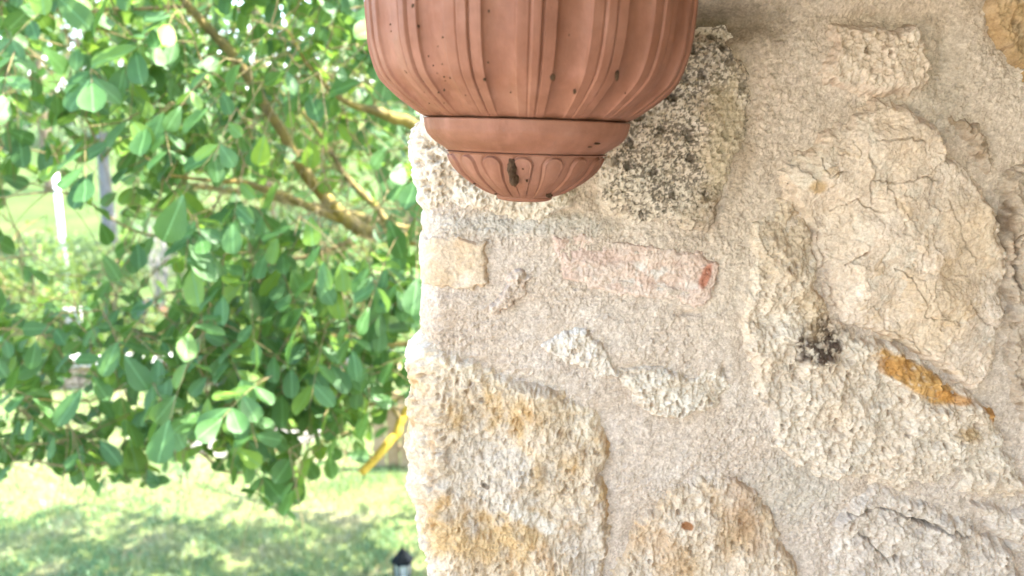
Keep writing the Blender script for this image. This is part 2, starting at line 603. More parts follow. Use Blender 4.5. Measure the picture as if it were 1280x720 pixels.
def patch(u, z, px, py, rx, ry, ang, soft=.5, nz=.45, seed=0):
    """0..1 mask of an irregular mark, radii in photograph pixels"""
    cu, cz = wpx(px, py)
    a = math.radians(ang)
    x = (u - cu) * math.cos(a) - (z - cz) * math.sin(a)
    y = (u - cu) * math.sin(a) + (z - cz) * math.cos(a)
    d = np.hypot(x / (rx * PXM), y / (ry * PXM)) + nz * fbm(u, z, .022, 4, 200 + seed)
    return sstep(1 + soft * .5, 1 - soft * .5, d)


def crackline(u, z, pts, wid, seed):
    """0..1 mask of a wandering crack through pixel points"""
    P = wpoly(pts)
    wu = u + .0045 * fbm(u, z, .02, 3, seed); wz = z + .0045 * fbm(u, z, .02, 3, seed + 5)
    d = np.full(u.shape, 9.)
    for (ax, ay), (bx, by) in zip(P[:-1], P[1:]):
        ex, ey = bx - ax, by - ay
        t = np.clip(((wu - ax) * ex + (wz - ay) * ey) / (ex * ex + ey * ey), 0, 1)
        d = np.minimum(d, np.hypot(wu - ax - t * ex, wz - ay - t * ey))
    w = wid * PXM * (.6 + .8 * np.abs(fbm(u, z, .012, 2, seed + 9)))
    return np.exp(-(d / w) ** 2)


CRACKS = [([(1020, 290), (1030, 340), (1048, 392)], 2.2), ([(985, 262), (1002, 300), (1012, 352), (1030, 400)], 2.6),
          ([(1066, 406), (1110, 420), (1150, 446), (1200, 476)], 2.0), ([(1080, 222), (1086, 254)], 1.6), ([(1100, 220), (1112, 262)], 1.5),
          ([(1162, 222), (1150, 256)], 1.5), ([(1202, 372), (1218, 396), (1244, 410)], 1.8), ([(1022, 196), (1030, 218), (1052, 214)], 1.5),
          ([(1086, 176), (1140, 172), (1150, 192)], 1.4), ([(1052, 330), (1078, 310)], 1.4), ([(1180, 250), (1200, 300), (1218, 330)], 1.3),
          ([(1100, 408), (1130, 422), (1150, 440)], 1.6), ([(1120, 262), (1150, 300), (1140, 340)], 1.1),
          ([(1078, 190), (1086, 206), (1080, 222), (1110, 228), (1150, 220), (1168, 228)], 1.4), ([(1036, 262), (1062, 250), (1090, 262)], 1.2), ([(1110, 330), (1140, 352), (1150, 392), (1190, 400)], 1.2)]
CRACKS2 = [([(1256, 250), (1262, 310), (1272, 360)], 3.0), ([(1262, 300), (1274, 286)], 2.0)]
CRACKS3 = [([(1060, 640), (1100, 632), (1150, 650), (1210, 668)], 1.8), ([(1070, 660), (1110, 700)], 1.5), ([(1140, 650), (1170, 656)], 3.0)]


def stone_surface(s, i, u, z):
    """height above the wall plane and colour"""
    st = s["style"]; sd = 100 + 37 * i
    wu = u + .008 * fbm(u, z, .035, 3, sd); wz = z + .008 * fbm(u, z, .035, 3, sd + 1)
    d = sdf(wu, wz, s["wp"])
    d = d + .005 * fbm(u, z, .014, 3, sd + 2) + (.005 if st in ("white", "flake", "ochre", "ochre2", "grey") else .002)
    lift = s["h"] * (.62 + .60 * np.clip(fbm(u, z, .085, 2, sd + 60), -.9, .9))
    h = -.016 + (lift + .016) * sstep(-.006, s["w"], d) ** .8
    h = h + .25 * s["h"] * sstep(0, .07, d)
    h0 = h
    c1, c2 = s["c"]
    t = np.clip(.5 + .75 * fbm(u, z, .06, 4, sd + 3), 0, 1)[:, None]
    col = c1 * (1 - t) + c2 * t
    big = fbm(u, z, .05, 3, sd + 6)
    fine = fbm(u, z, .014, 3, sd + 7)
    grain = fbm(u, z, .005, 2, sd + 8)
    wm = .0016 * np.abs(perlin(u / .0062 + 1.6 * fine, z / .0085, sd + 9)) - .0011 * sstep(.2, .6, perlin(u / .0078, z / .0105 + fine, sd + 19))
    v = 1 + .08 * fine + .07 * grain
    def dark(mask, c, k=1.0):
        nonlocal col
        m = np.clip(mask * k, 0, 1)[:, None]
        col = col * (1 - m) + np.array(c) * m
    if st not in ("smooth",):
        wz_ = worm(u, z * (.55 if st.startswith("ochre") else .85), dict(flake=.011, lichen=.006, porous=.0075).get(st, .0085), sd + 50)
        h = h - (.0006 if st == "flake" else .0014) * wz_
        col = col * (1 - np.array([.12, .17, .22]) * (.7 if st == "flake" else 1) * wz_[:, None])
    if st == "porous" or st == "lichen":
        h = h + .004 * big + .0022 * fine + .0010 * grain
        f1, f2, cid = voronoi(u + .002 * fine, z + .002 * grain, .0085, sd)
        pit = sstep(.42, .20, f1) * (cid > .35)
        f1b, _, cb = voronoi(u, z, .022, sd + 3)
        pit2 = sstep(.33, .15, f1b + .12 * grain) * (cb > .62)
        h = h - .0028 * pit - .005 * pit2
        if st == "lichen":
            zone = np.clip(patch(u, z, 858, 138, 82, 116, 12, 1.0, .5, 1) + .35 * patch(u, z, 800, 225, 60, 50, 0, 1, .6, 2), 0, 1)
            lf = 1.1 * fbm(u, z, .0050, 2, sd + 11, .9) + .28 * fbm(u, z, .03, 2, sd + 14)
            sp = sstep(.06, .34, lf + .42 * (zone - .60))
            dark(sp * sstep(.05, .5, zone), C(98, 87, 74), .78)
            dark(sstep(.28, .6, fbm(u, z, .019, 3, sd + 12)) * zone, C(160, 146, 124), .45)
            dark(pit2 * sstep(.1, .4, zone), C(90, 78, 64), .7)
            dark(patch(u, z, 885, 262, 24, 30, 0, .7, .5, 5) * (.4 + .6 * (fine > 0)), C(150, 126, 92), .6)
            dark(patch(u, z, 905, 170, 24, 70, 0, .9, .5, 6), C(226, 208, 172), .6)
        else:
            dark(pit * .35 + pit2 * .5, C(186, 164, 134))
            dark(patch(u, z, 556, 222, 16, 14, 0, .8, .4, 7), C(196, 172, 138), .6)
    elif st == "smooth":
        h = h + .0022 * big + .0009 * fine + .0006 * grain
        dark(sstep(-.1, .5, fbm(u, z, .04, 3, sd + 13)), C(222, 190, 146), .55)
    elif st == "brick":
        h = h + .0015 * big + .0018 * fine + .0009 * grain + .0012 * np.sin(z / .004 + 5 * big) * .4
        dark(sstep(.0, .5, fbm(u * .35, z, .02, 3, sd + 13)), C(224, 190, 168), .45)
        dark(sstep(.1, .4, fbm(u, z, .02, 4, sd + 15)) * patch(u, z, 800, 348, 70, 22, 10, .9, .5, 9), C(244, 234, 220), .9)
        dark(patch(u, z, 882, 344, 6, 15, 20, .7, .3, 10), C(188, 112, 80), .85)
        dark(patch(u, z, 745, 318, 40, 10, 8, .9, .5, 17), C(222, 190, 172), .6)
    elif st == "flake":
        fw = .022 * fbm(u, z, .05, 4, sd + 17)
        f1, f2, cid = voronoi(u + fw, z + .022 * fbm(u, z, .05, 4, sd + 19), .046, sd)
        g1, g2, cg = voronoi(u + .7 * fw + .005 * fine, z - .7 * fw + .004 * grain, .021, sd + 5)
        e1 = sstep(.09, .0, f2 - f1); e2 = sstep(.10, .0, g2 - g1) * (cg > .3)
        h = h + .004 * big + .0055 * (cid - .5) + .0032 * (cg - .5) + .0004 * grain + .0007 * fine
        h = h - .0020 * e1 * sstep(-.2, .2, fine) - .0012 * e2 + .0012 * np.abs(perlin(u / .007 + fine, z / .007, sd + 29))
        col = col * (1 + .07 * (cg - .5) + .06 * (cid - .5))[:, None]
        dark(sstep(.84, .9, cg) * sstep(-.3, .3, fine), C(206, 174, 126), .4)
        dark(sstep(.16, .1, cg) * sstep(-.4, .2, fine), C(236, 226, 206), .5)
        for k, (pts, wd) in enumerate(CRACKS):
            m = crackline(u, z, pts, wd * .62, 500 + k * 11)
            h = h - .0045 * m
            dark(m * sstep(-.25, .4, fine + .15), C(140, 106, 70), .7)
        dark(patch(u, z, 1150, 395, 40, 60, 30, 1, .6, 22), C(220, 190, 146), .45)
        dark(patch(u, z, 1205, 310, 36, 60, 0, 1, .6, 23), C(222, 192, 148), .4)
        dark(patch(u, z, 1016, 232, 12, 8, 0, .6, .4, 24), C(214, 176, 116), .7)
    elif st in ("white", "grey", "crust", "rough", "ochre", "ochre2"):
        amp = dict(white=1.45, grey=1.25, crust=1.3, rough=1.3, ochre=1.2, ochre2=1.25)[st]
        zz = z * (.42 if st.startswith("ochre") else .7)
        rid = 1 - np.abs(fbm(u + .3 * (z if st == "white" else 0), zz, .016, 4, sd + 20, .6))
        h = h + amp * ((.0072 if st in ("white", "grey") else .0048) * big + .0030 * fine + .0036 * (rid - .7) + .0007 * grain + wm)
        f1, f2, cid = voronoi(u + .003 * fine, z * .8 + .003 * grain, .014, sd)
        facet = voronoi(u + .010 * big, z + .008 * fine, .030, sd + 71)[2]
        h = h + amp * (.0012 * (cid - .5) + .0030 * (facet - .5))
        pit = sstep(.30, .10, f1) * (cid > .72)
        h = h - .004 * pit
        dark(pit, C(150, 122, 90), .55)
        col = col * (1 + .10 * (cid - .5))[:, None]
        if st == "ochre":
            dark(sstep(-.05, .45, fbm(u, zz, .05, 4, sd + 21)), C(222, 184, 122), .75)
            dark(sstep(.25, .5, fbm(u, zz, .025, 4, sd + 24)), C(206, 160, 98), .5)
            dark(patch(u, z, 600, 448, 130, 28, 14, .8, .6, 30), C(255, 238, 208), .85)
            dark(patch(u, z, 735, 520, 34, 30, 0, .8, .6, 31), C(255, 238, 208), .8)
            dark(patch(u, z, 610, 590, 66, 60, 20, 1, .8, 32), C(226, 214, 194), .7)
            dark(patch(u, z, 660, 640, 40, 10, 30, .6, .6, 35), C(244, 234, 214), .8)
            dark(patch(u, z, 735, 680, 30, 70, 0, 1, .6, 33), C(226, 212, 192), .7)
            dark(patch(u, z, 607, 604, 5, 4, 0, .5, .3, 34), C(92, 72, 50), .8)
        if st == "ochre2":
            dark(sstep(.05, .5, fbm(u, zz, .045, 4, sd + 21)), C(218, 180, 128), .5)
            dark(patch(u, z, 856, 652, 8, 7, 0, .5, .3, 36), C(156, 94, 34), .9)
            dark(patch(u, z, 830, 690, 50, 24, 60, 1, .7, 37), C(216, 174, 120), .5)
            dark(patch(u, z, 930, 640, 20, 50, -20, 1, .6, 38), C(196, 152, 110), .4)
        if st == "white":
            hole = patch(u, z, 1022, 426, 30, 28, 0, .5, .45, 40)
            h = h - .003 * hole
            dark(hole * sstep(-.35, .25, fine + .6 * grain + .1), C(66, 42, 26), .92)
            dark(patch(u, z, 1012, 380, 22, 36, 0, 1, .6, 41), C(222, 194, 150), .5)
            dark(patch(u, z, 1144, 472, 66, 17, 30, .35, .35, 42) * sstep(-.9, -.1, fine + .5 * grain), C(220, 170, 92), .9)
            dark(patch(u, z, 1120, 458, 24, 12, 20, .5, .6, 47), C(196, 138, 66), .6)
            dark(patch(u, z, 1185, 494, 26, 7, 14, .5, .4, 43), C(220, 158, 80), .8)
            dark(patch(u, z, 1239, 514, 9, 17, -12, .4, .3, 44), C(216, 158, 80), .9)
            dark(patch(u, z, 1205, 540, 14, 10, 0, .8, .5, 45), C(196, 160, 100), .7)
            dark(patch(u, z, 985, 300, 30, 60, 10, 1, .7, 46), C(206, 180, 142), .5)
            dark(patch(u, z, 968, 500, 20, 40, 10, 1, .7, 48), C(202, 184, 160), .5)
            for k, (pts, wd) in enumerate(CRACKS2):
                m = crackline(u, z, pts, wd, 700 + k * 11)
                h = h - .009 * m
                dark(m, C(120, 92, 64), .7)
        if st == "grey":
            for k, (pts, wd) in enumerate(CRACKS3):
                m = crackline(u, z, pts, wd, 800 + k * 11)
                h = h - .006 * m
                dark(m, C(110, 92, 74), .6)
            dark(sstep(.1, .5, fbm(u, z * 1.6, .03, 3, sd + 31)), C(190, 178, 164), .5)
        if st == "rough":
            dark(sstep(.2, .55, fbm(u * .5, z, .02, 3, sd + 33)), C(180, 152, 118), .35)
    h = h0 + (h - h0) * (.30 + .70 * sstep(-.001, .013, d))
    col = np.clip(col * v[:, None] * np.array([1.06, .975, .945]), 0, 1.06) * ALB
    return h, col, d


def grid_faces(nu, nz, keepv):
    i = np.arange(nz - 1)[:, None] * nu + np.arange(nu - 1)[None]
    F = np.stack([i, i + 1, i + nu + 1, i + nu], -1).reshape(-1, 4)
    return F[keepv[F].any(1)]


def compact(V, F, *arr):
    used = np.zeros(len(V), bool); used[F.ravel()] = True
    idx = np.cumsum(used) - 1
    return V[used], idx[F], *[a[used] for a in arr]


def build_wall():
    root = empty("stone_wall", (0.6, Y0 + .2, 1.0), "rubble stone wall end with rough buff mortar beside the lawn", "wall")
    mortar_mat = rock_material("lime_mortar", 330, .32, .7)
    rock = rock_material("limestone", 330, .25, .55)
    # mortar: one sheet, fine where the picture looks
    z_lo = wpx(500, 735)[1]; z_hi = wpx(1295, -15)[1]; u1 = wpx(1292, 735)[0]
    us = np.concatenate([np.arange(-.42, -.075, .007), np.arange(-.075, u1, .00125), np.arange(u1, 1.9, .012)])
    zs = np.concatenate([np.arange(.99, z_lo, .010), np.arange(z_lo, z_hi, .00125), np.arange(z_hi, 3.45, .010)])
    U, Z = np.meshgrid(us, zs); U = U.ravel(); Z = Z.ravel()
    h = mortar_height(U, Z)
    hide = np.zeros(len(U), bool)
    for s, m in stone_mask_near(U, Z, 0):
        d = sdf(U[m], Z[m], s["wp"])
        hide[m] |= d > max(.016, s["w"] + .006)
    t = np.clip(.5 + .8 * fbm(U, Z, .10, 4, 50), 0, 1)[:, None]
    col = C(250, 224, 200) * (1 - t) + C(239, 210, 183) * t
    col = col * (1 + .10 * fbm(U, Z, .006, 2, 51) + .05 * fbm(U, Z, .02, 2, 52))[:, None]
    col = col * (1 - .20 * worm(U, Z))[:, None]
    for (px, py, rx, ry, an, c, k) in ((930, 330, 50, 90, 20, (242, 217, 190), .45), (900, 30, 80, 30, 0, (164, 140, 114), .7), (1180, 100, 30, 60, -20, (206, 184, 158), .5),  # patches above lichen stone and beside knobbly stone mix brown mortar with painted shade
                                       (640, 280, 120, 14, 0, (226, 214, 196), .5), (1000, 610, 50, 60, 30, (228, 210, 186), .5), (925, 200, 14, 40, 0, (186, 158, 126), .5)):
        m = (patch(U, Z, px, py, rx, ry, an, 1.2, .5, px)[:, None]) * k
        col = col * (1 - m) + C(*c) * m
    col = np.clip(col, 0, 1) * ALB
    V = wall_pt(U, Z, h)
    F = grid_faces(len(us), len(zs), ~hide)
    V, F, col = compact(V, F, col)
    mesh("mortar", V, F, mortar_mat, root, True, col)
    # solid core behind the face
    MB().box(((XE + .06 + 2.0) / 2 + .0, Y0 + .235, 1.65), (2.0 - XE - .06, .36, 3.3)).build("core", mortar_mat, root)
    core = bpy.data.objects["core"]
    a = core.data.color_attributes.new("tint", 'FLOAT_COLOR', 'POINT')
    for q in a.data: q.color = (*(C(206, 190, 170) * ALB), 1)
    for i, s in enumerate(STONES):
        st = .006 if s.get("coarse") else .00115
        pad = .016
        lo, hi = s["lo"] - pad, s["hi"] + pad
        us = np.arange(lo[0], hi[0], st); zs = np.arange(lo[1], hi[1], st)
        if not s.get("coarse"):
            if lo[0] < -.09: us = np.concatenate([np.arange(lo[0], -.08, .006), np.arange(-.08, hi[0], st)])
            hiu = wpx(1292, 735)[0]
            if hi[0] > hiu: us = np.concatenate([us[us < hiu], np.arange(hiu, hi[0], .006)])
            zb, zt = wpx(0, 740)[1], wpx(0, -20)[1]
            if lo[1] < zb: zs = np.concatenate([np.arange(lo[1], zb, .006), zs[zs >= zb]])
            if hi[1] > zt: zs = np.concatenate([zs[zs < zt], np.arange(zt, hi[1], .006)])
        U, Z = np.meshgrid(us, zs); U = U.ravel(); Z = Z.ravel()
        h, col, d = stone_surface(s, i, U, Z)
        hm = mortar_height(U, Z, False)
        keep = (d > -.012) & (h > hm - .006)
        F = grid_faces(len(us), len(zs), keep)
        V, F, col = compact(wall_pt(U, Z, h), F, col)
        o = mesh("stone", V, F, rock, root, True, col)
        if s.get("label"): o["label"] = s["label"]


build_wall()

# ================================================================== TERRACOTTA PLANTER
AXY = 0.865


def build_planter():
    anchor = at(658.5, 150, AXY)
    k = float(at(659.5, 150, AXY)[0] - at(658.5, 150, AXY)[0])       # metres per photograph pixel there
    root = empty("terracotta_planter", anchor, "fluted terracotta wall planter with a gadrooned tip hung on the stone wall", "planter")
    tilt = Matrix.Rotation(math.radians(1.7), 3, 'Y')
    TM = np.array(tilt)
    zc = lambda py: float(at(658.5, py, AXY)[2] - anchor[2])

    def surf(prof, n, mod=None, m=10, th0=0.0, th1=2 * math.pi):
        """prof: (row px, radius px) from the top down; mod(theta, t, R) adds pixels to the radius"""
        P = catmull(np.array(prof, float), m)
        rows = len(P)
        nf = int(n * .9)                                      # finer where it faces away from the wall
        th = np.radians(np.concatenate([np.linspace(-112, 112, nf), np.linspace(112, 248, n - nf + 2)[1:-1]]))
        TH, IR = np.meshgrid(th, np.arange(rows))
        R = P[IR, 1] + 0 * TH; ROW = P[IR, 0]
        if mod is not None: R = R + mod(TH, ROW, R)
        Z = np.interp(ROW, np.arange(-300, 400, 5.), [zc(q) for q in np.arange(-300, 400, 5.)])
        x = R * k * np.sin(TH); y = -R * k * np.cos(TH)
        y = np.minimum(y, Y0 - AXY - .004)                     # flat back against the wall
        V = np.stack([x, y, Z], -1).reshape(-1, 3) @ TM.T + anchor
        i = np.arange(rows - 1)[:, None] * n + np.arange(n)[None]
        j = np.arange(rows - 1)[:, None] * n + (np.arange(n)[None] + 1) % n
        F = np.stack([i, i + n, j + n, j], -1).reshape(-1, 4)
        return V, F

    m, nt, b = material("terracotta")
    p = pos(nt)
    c = ramp(nt, noise(nt, 14, 5, .6, p), [(.28, (.160, .059, .031)), (.5, (.206, .082, .047)), (.75, (.252, .116, .074))])
    c = mixc(nt, .8, c, ramp(nt, noise(nt, 5.5, 5, .65, p), [(.32, (.80, .78, .76)), (.5, (1, 1, 1)), (.68, (1.14, 1.18, 1.22))]), 'MULTIPLY')
    c = mixc(nt, .55, c, ramp(nt, noise(nt, 90, 4, .6, p), [(.3, (.86, .84, .83)), (.7, (1.08, 1.08, 1.09))]), 'MULTIPLY')
    sc = N(nt, "ShaderNodeMapping"); sc.inputs["Scale"].default_value = (1, 1, .12)
    nt.links.new(p, sc.inputs["Vector"])
    dust = ramp(nt, noise(nt, 60, 4, .6, sc.outputs[0]), [(.5, (0, 0, 0)), (.78, (.5, .5, .5))])
    c = mixc(nt, dust, c, (.31, .135, .090))
    spk = ramp(nt, noise(nt, 330, 2, .5, p), [(.70, (0, 0, 0)), (.76, (.75, .75, .75))])
    c = mixc(nt, spk, c, (.17, .085, .055))
    nt.links.new(c, b.inputs["Base Color"])
    nt.links.new(ramp(nt, noise(nt, 40, 3, .6, p), [(.3, (.52,) * 3), (.7, (.72,) * 3)]), b.inputs["Roughness"])
    b.inputs["Specular IOR Level"].default_value = .22
    bump(nt, b, noise(nt, 380, 4, .65, p), .35, .0012)

    def flutes(TH, ROW, R):
        d = np.degrees(TH) - 1.0
        q = (d + 11.25) % 22.5 - 11.25                       # centred on the flat band
        fade = sstep(150, 120, ROW)
        a = np.abs(q)
        wob = .25 * np.sin(TH * 7 + ROW * .01)
        inside = sstep(5.85, 6.25, a)                        # crisp arris at the edge of the flute
        x = (11.25 - a) / 5.2
        flute = -8.8 * inside * np.sqrt(np.clip(1 - x * x * .92, 0, 1)) * (.35 + .65 * fade)
        bead = 2.0 * sstep(1.75, 1.35, a + wob)
        line = -2.6 * (np.exp(-((q - 2.0) / .28) ** 2) + .6 * np.exp(-((q + 2.0) / .28) ** 2))
        side = -.10 * (a < 5.8) * (a - 1.6).clip(0)
        return (flute + (bead + line + side) * (.5 + .5 * fade)) * sstep(-206, -196, ROW) + .5 * fbm(TH * .2, ROW * .004, .12, 3, 5)

    bowl = [(-205, 160), (-190, 168), (-150, 181), (-100, 192), (-50, 198), (0, 199.5), (36, 198), (72, 193.5), (103, 182), (123, 163), (135, 148), (143, 137), (147, 129.5), (149.5, 124), (150.5, 110), (151, 60)]
    V, F = surf(bowl, 1120, flutes, 8)
    mesh("bowl", V, F, m, root)
    rim = [(-244, 150), (-248, 176), (-244, 186), (-232, 188), (-224, 184), (-216, 172), (-208, 162), (-203, 158)]
    V, F = surf(rim, 128, None, 5)
    V2, F2 = surf([(-203, 150), (-244, 148), (-246, 140), (-150, 150), (-60, 140), (-40, 2)], 96, None, 4)
    mesh("rim", V, F, m, root)
    mesh("inner_shell", V2, F2, m, root)
    collar = [(150.6, 60), (150.7, 124), (151.2, 127.2), (153, 128.2), (160, 127), (168, 124.5), (176, 118), (182, 110), (186.5, 102.5), (188.8, 99.8), (189.8, 97.5), (190.4, 90), (190.6, 40)]
    wob = lambda TH, ROW, R: .35 * fbm(TH * .15, ROW * .01, .1, 3, 9)
    V, F = surf(collar, 320, wob, 6)
    mesh("collar", V, F, m, root)

    def lobes(TH, ROW, R):
        d = np.degrees(TH) + 3.0
        q = np.abs((d + 11.25) % 22.5 - 11.25)
        t = np.clip((ROW - 195) / 46.0, -.2, 1)
        w = 7.4 * (1 - .45 * np.clip(t, 0, 1))
        arc = R * np.radians(q)
        wr = R * np.radians(w)
        top = np.clip((195 + wr - ROW), 0, None)
        rr = np.sqrt(arc ** 2 + top ** 2) / np.maximum(wr, 1)
        ins = sstep(1.06, .94, rr)
        bead = np.exp(-((rr - .98) / .10) ** 2)
        groove = np.exp(-((rr - 1.22) / .11) ** 2)
        dome = np.sqrt(np.clip(1 - rr ** 2, 0, 1))
        live = sstep(190, 193, ROW) * sstep(247, 238, ROW)
        return live * (ins * (.2 + 2.3 * dome) + 1.5 * bead - 1.7 * groove - .9 * (1 - ins))

    tip = [(190.2, 60), (190.5, 97.5), (193, 98), (200, 95.5), (208, 91), (217, 83.5), (226, 72.5), (234, 60), (240, 49), (243.5, 40), (244.6, 36)]
    V, F = surf(tip, 16 * 44, lobes, 9)
    mesh("gadrooned_tip", V, F, m, root)
    foot = [(243.6, 20), (244, 34), (245, 35.4), (247, 35), (249.3, 32), (250.6, 24), (250.9, 2)]
    V, F = surf(foot, 96, None, 4)
    mesh("foot_disc", V, F, m, root)

    # mud left by wasps and other grime stuck on the clay
    mud = simple("dried_mud", (.050, .024, .012), (.125, .070, .038), 320, .95, .9, .003)

    def on(px, py, R, lift):
        cx = 661 + (150 - py) * .027
        th = math.asin(max(-1, min(1, (px - cx) / R)))
        q = np.array([R * k * math.sin(th), -(R + lift) * k * math.cos(th), zc(py)])
        return TM @ q + anchor, th

    def lump(px, py, R, rx, ry, seed, dep=2.5):
        c, th = on(px, py, R, -.5)
        V = []; F = []
        nu, nv = 22, 14
        for j in range(nv + 1):
            for i in range(nu):
                a = 2 * math.pi * i / nu; f = math.pi * j / nv
                d = np.array([math.sin(f) * math.cos(a), -math.cos(f), math.sin(f) * math.sin(a)])
                s_ = 1 + .34 * float(fbm(np.array(d[0] * 2 + d[1] * 3 + seed), np.array(d[2] * 2.2 + d[1]), .8, 4, seed))
                v = d * s_ * np.array([rx, dep, ry]) * k
                v = np.array([v[0] * math.cos(th) - v[1] * math.sin(th), v[0] * math.sin(th) + v[1] * math.cos(th), v[2]])
                V.append(c + v)
        for j in range(nv):
            for i in range(nu):
                a = j * nu + i; b2 = j * nu + (i + 1) % nu
                F.append((a, b2, b2 + nu, a + nu))
        return V, F
    mb = MB(); mb.add(*lump(642.5, 206, 95, 5.2, 11, 3, 5)); mb.add(*lump(645, 218, 86, 5.6, 10, 8, 5))
    mb.build("mud_clump", mud, root, True)
    specks = MB()
    r = random.Random(5)
    big = [(540, 35, 197, 2.6, 3.2), (752, 102, 184, 2.4, 6), (684, 108, 181, 2.6, 3.4), (545, 57, 195, 1.3, 1.4), (688, 240, 52, 5, 3), (708, 121, 168, 1.6, 2.6), (614, 112, 178, 1.4, 1.6),
           (740, 176, 122, 5, 1.1), (732, 180, 116, 3, .8), (660, 221, 84, 1.3, 1.6), (655, 207, 94, 1.2, 1.2), (597, 229, 74, 1.6, 1.1), (623, 240, 60, 2, 1)]
    for i, (px, py, R, rx, ry) in enumerate(big): specks.add(*lump(px, py, R, rx, ry, i + 20, 1.6))
    for i in range(46):
        py = r.choice([r.uniform(95, 146), r.uniform(20, 146)])
        R = float(np.interp(py, [0, 36, 72, 103, 123, 135, 146], [199, 198, 193, 182, 163, 148, 131]))
        px = 661 + R * math.sin(math.radians(r.choice([r.uniform(-55, -20), r.uniform(-55, 45)])))
        q = r.uniform(.5, 1.1)
        specks.add(*lump(px, py, R - .4, q, q * r.uniform(.8, 1.5), i + 60, .9))
    tag(specks.build("dirt_speck", mud, root, True), kind="stuff")


build_planter()

# ================================================================== LEAVES
def leaf_shape(curl, fold, wid, twist, blunt):
    """obovate leaflet: 1 long along +x, face up; returns V, F, UV"""
    ts = np.array([0, .11, .28, .47, .66, .83, .95, 1.0])
    prof = np.array([.03, .30, .66, .92, 1.0, .86, .50, .06])
    if blunt: prof = np.array([.03, .24, .56, .84, 1.02, .98, .66, .12])
    V = []; UV = []
    for t, w in zip(ts, prof):
        for s in (-1, 0, 1):
            x = t; y = s * w * wid * .5
            z = abs(s) * w * wid * .5 * fold - curl * t * t + .02 * math.sin(t * 9 + s)
            a = twist * t
            V.append((x, y * math.cos(a) - z * math.sin(a), y * math.sin(a) + z * math.cos(a)))
            UV.append((t, .5 + s * .5 * max(w, .05)))
    F = []
    for i in range(7):
        for q in range(2):
            a = i * 3 + q; F.append((a, a + 3, a + 4, a + 1))
    return np.array(V), F, np.array(UV)


_r = random.Random(2)
LEAVES = [leaf_shape(_r.uniform(.02, .22), _r.uniform(.08, .35), _r.uniform(.48, .64), _r.uniform(-.3, .3), k % 2) for k in range(10)]


def leaf_material(name, top1, top2, trans, rough=.46, tr=.44):
    m, nt, b = material(name)
    uv = N(nt, "ShaderNodeUVMap"); uv.uv_map = "UVMap"
    sep = N(nt, "ShaderNodeSeparateXYZ"); nt.links.new(uv.outputs[0], sep.inputs[0])
    g = nt.nodes.new("ShaderNodeNewGeometry")
    oi = nt.nodes.new("ShaderNodeObjectInfo")
    add = N(nt, "ShaderNodeMath", operation='ADD'); nt.links.new(g.outputs["Random Per Island"], add.inputs[0]); nt.links.new(oi.outputs["Random"], add.inputs[1])
    fr = N(nt, "ShaderNodeMath", operation='FRACT'); nt.links.new(add.outputs[0], fr.inputs[0])
    c = ramp(nt, fr.outputs[0], [(0, top1), (.75, top2), (1, trans)])
    c = mixc(nt, .5, c, ramp(nt, noise(nt, 30, 3, .6), [(.3, (.72, .78, .7)), (.7, (1.2, 1.14, 1.05))]), 'MULTIPLY')
    # midrib and side veins
    av = N(nt, "ShaderNodeMath", operation='SUBTRACT'); nt.links.new(sep.outputs[1], av.inputs[0]); av.inputs[1].default_value = .5
    ab = N(nt, "ShaderNodeMath", operation='ABSOLUTE'); nt.links.new(av.outputs[0], ab.inputs[0])
    mid = ramp(nt, ab.outputs[0], [(.012, (1, 1, 1)), (.045, (0, 0, 0))])
    wv = N(nt, "ShaderNodeMath", operation='MULTIPLY_ADD'); nt.links.new(ab.outputs[0], wv.inputs[0]); wv.inputs[1].default_value = -.9
    nt.links.new(sep.outputs[0], wv.inputs[2])
    sn = N(nt, "ShaderNodeMath", operation='MULTIPLY'); nt.links.new(wv.outputs[0], sn.inputs[0]); sn.inputs[1].default_value = 56
    si = N(nt, "ShaderNodeMath", operation='SINE'); nt.links.new(sn.outputs[0], si.inputs[0])
    side = ramp(nt, si.outputs[0], [(.90, (0, 0, 0)), (1, (.35, .35, .35))])
    vein = mixc(nt, 1.0, mid, side, 'ADD')
    c = mixc(nt, vein, c, [min(1, q * 1.7 + .03) for q in top2])
    nt.links.new(c, b.inputs["Base Color"])
    b.inputs["Roughness"].default_value = rough
    b.inputs["Specular IOR Level"].default_value = .36
    bump(nt, b, si.outputs[0], .25, .002)
    t = N(nt, "ShaderNodeBsdfTranslucent")
    tc = mixc(nt, .6, c, trans)
    nt.links.new(tc, t.inputs["Color"])
    mx = N(nt, "ShaderNodeMixShader"); mx.inputs[0].default_value = tr
    nt.links.new(b.outputs[0], mx.inputs[1]); nt.links.new(t.outputs[0], mx.inputs[2])
    nt.links.new(mx.outputs[0], nt.nodes["Material Output"].inputs["Surface"])
    return m


def frame_from(d, n):
    d = d / (np.linalg.norm(d) + 1e-9)
    n = n - d * np.dot(n, d); n /= np.linalg.norm(n) + 1e-9
    return np.stack([d, np.cross(n, d), n], 1)          # columns x,y,z


def join_leaves(name, items, mat, parent):
    """items: (position, 3x3 frame, length, variant) joined into one mesh"""
    Vs, Fs, Us = [], [], []; b = 0
    for v in range(len(LEAVES)):
        sel = [it for it in items if it[3] == v]
        if not sel: continue
        LV, LF, LU = LEAVES[v]
        P = np.array([s[0] for s in sel]); M = np.array([s[1] for s in sel]); L = np.array([s[2] for s in sel])
        W_ = np.einsum('nij,vj->nvi', M, LV) * L[:, None, None] + P[:, None]
        F = np.array(LF)[None] + (np.arange(len(sel)) * len(LV))[:, None, None] + b
        Vs.append(W_.reshape(-1, 3)); Fs.append(F.reshape(-1, 4)); Us.append(np.tile(LU, (len(sel), 1)))
        b += len(sel) * len(LV)
    return mesh(name, np.vstack(Vs), np.vstack(Fs), mat, parent, True, None, np.vstack(Us))


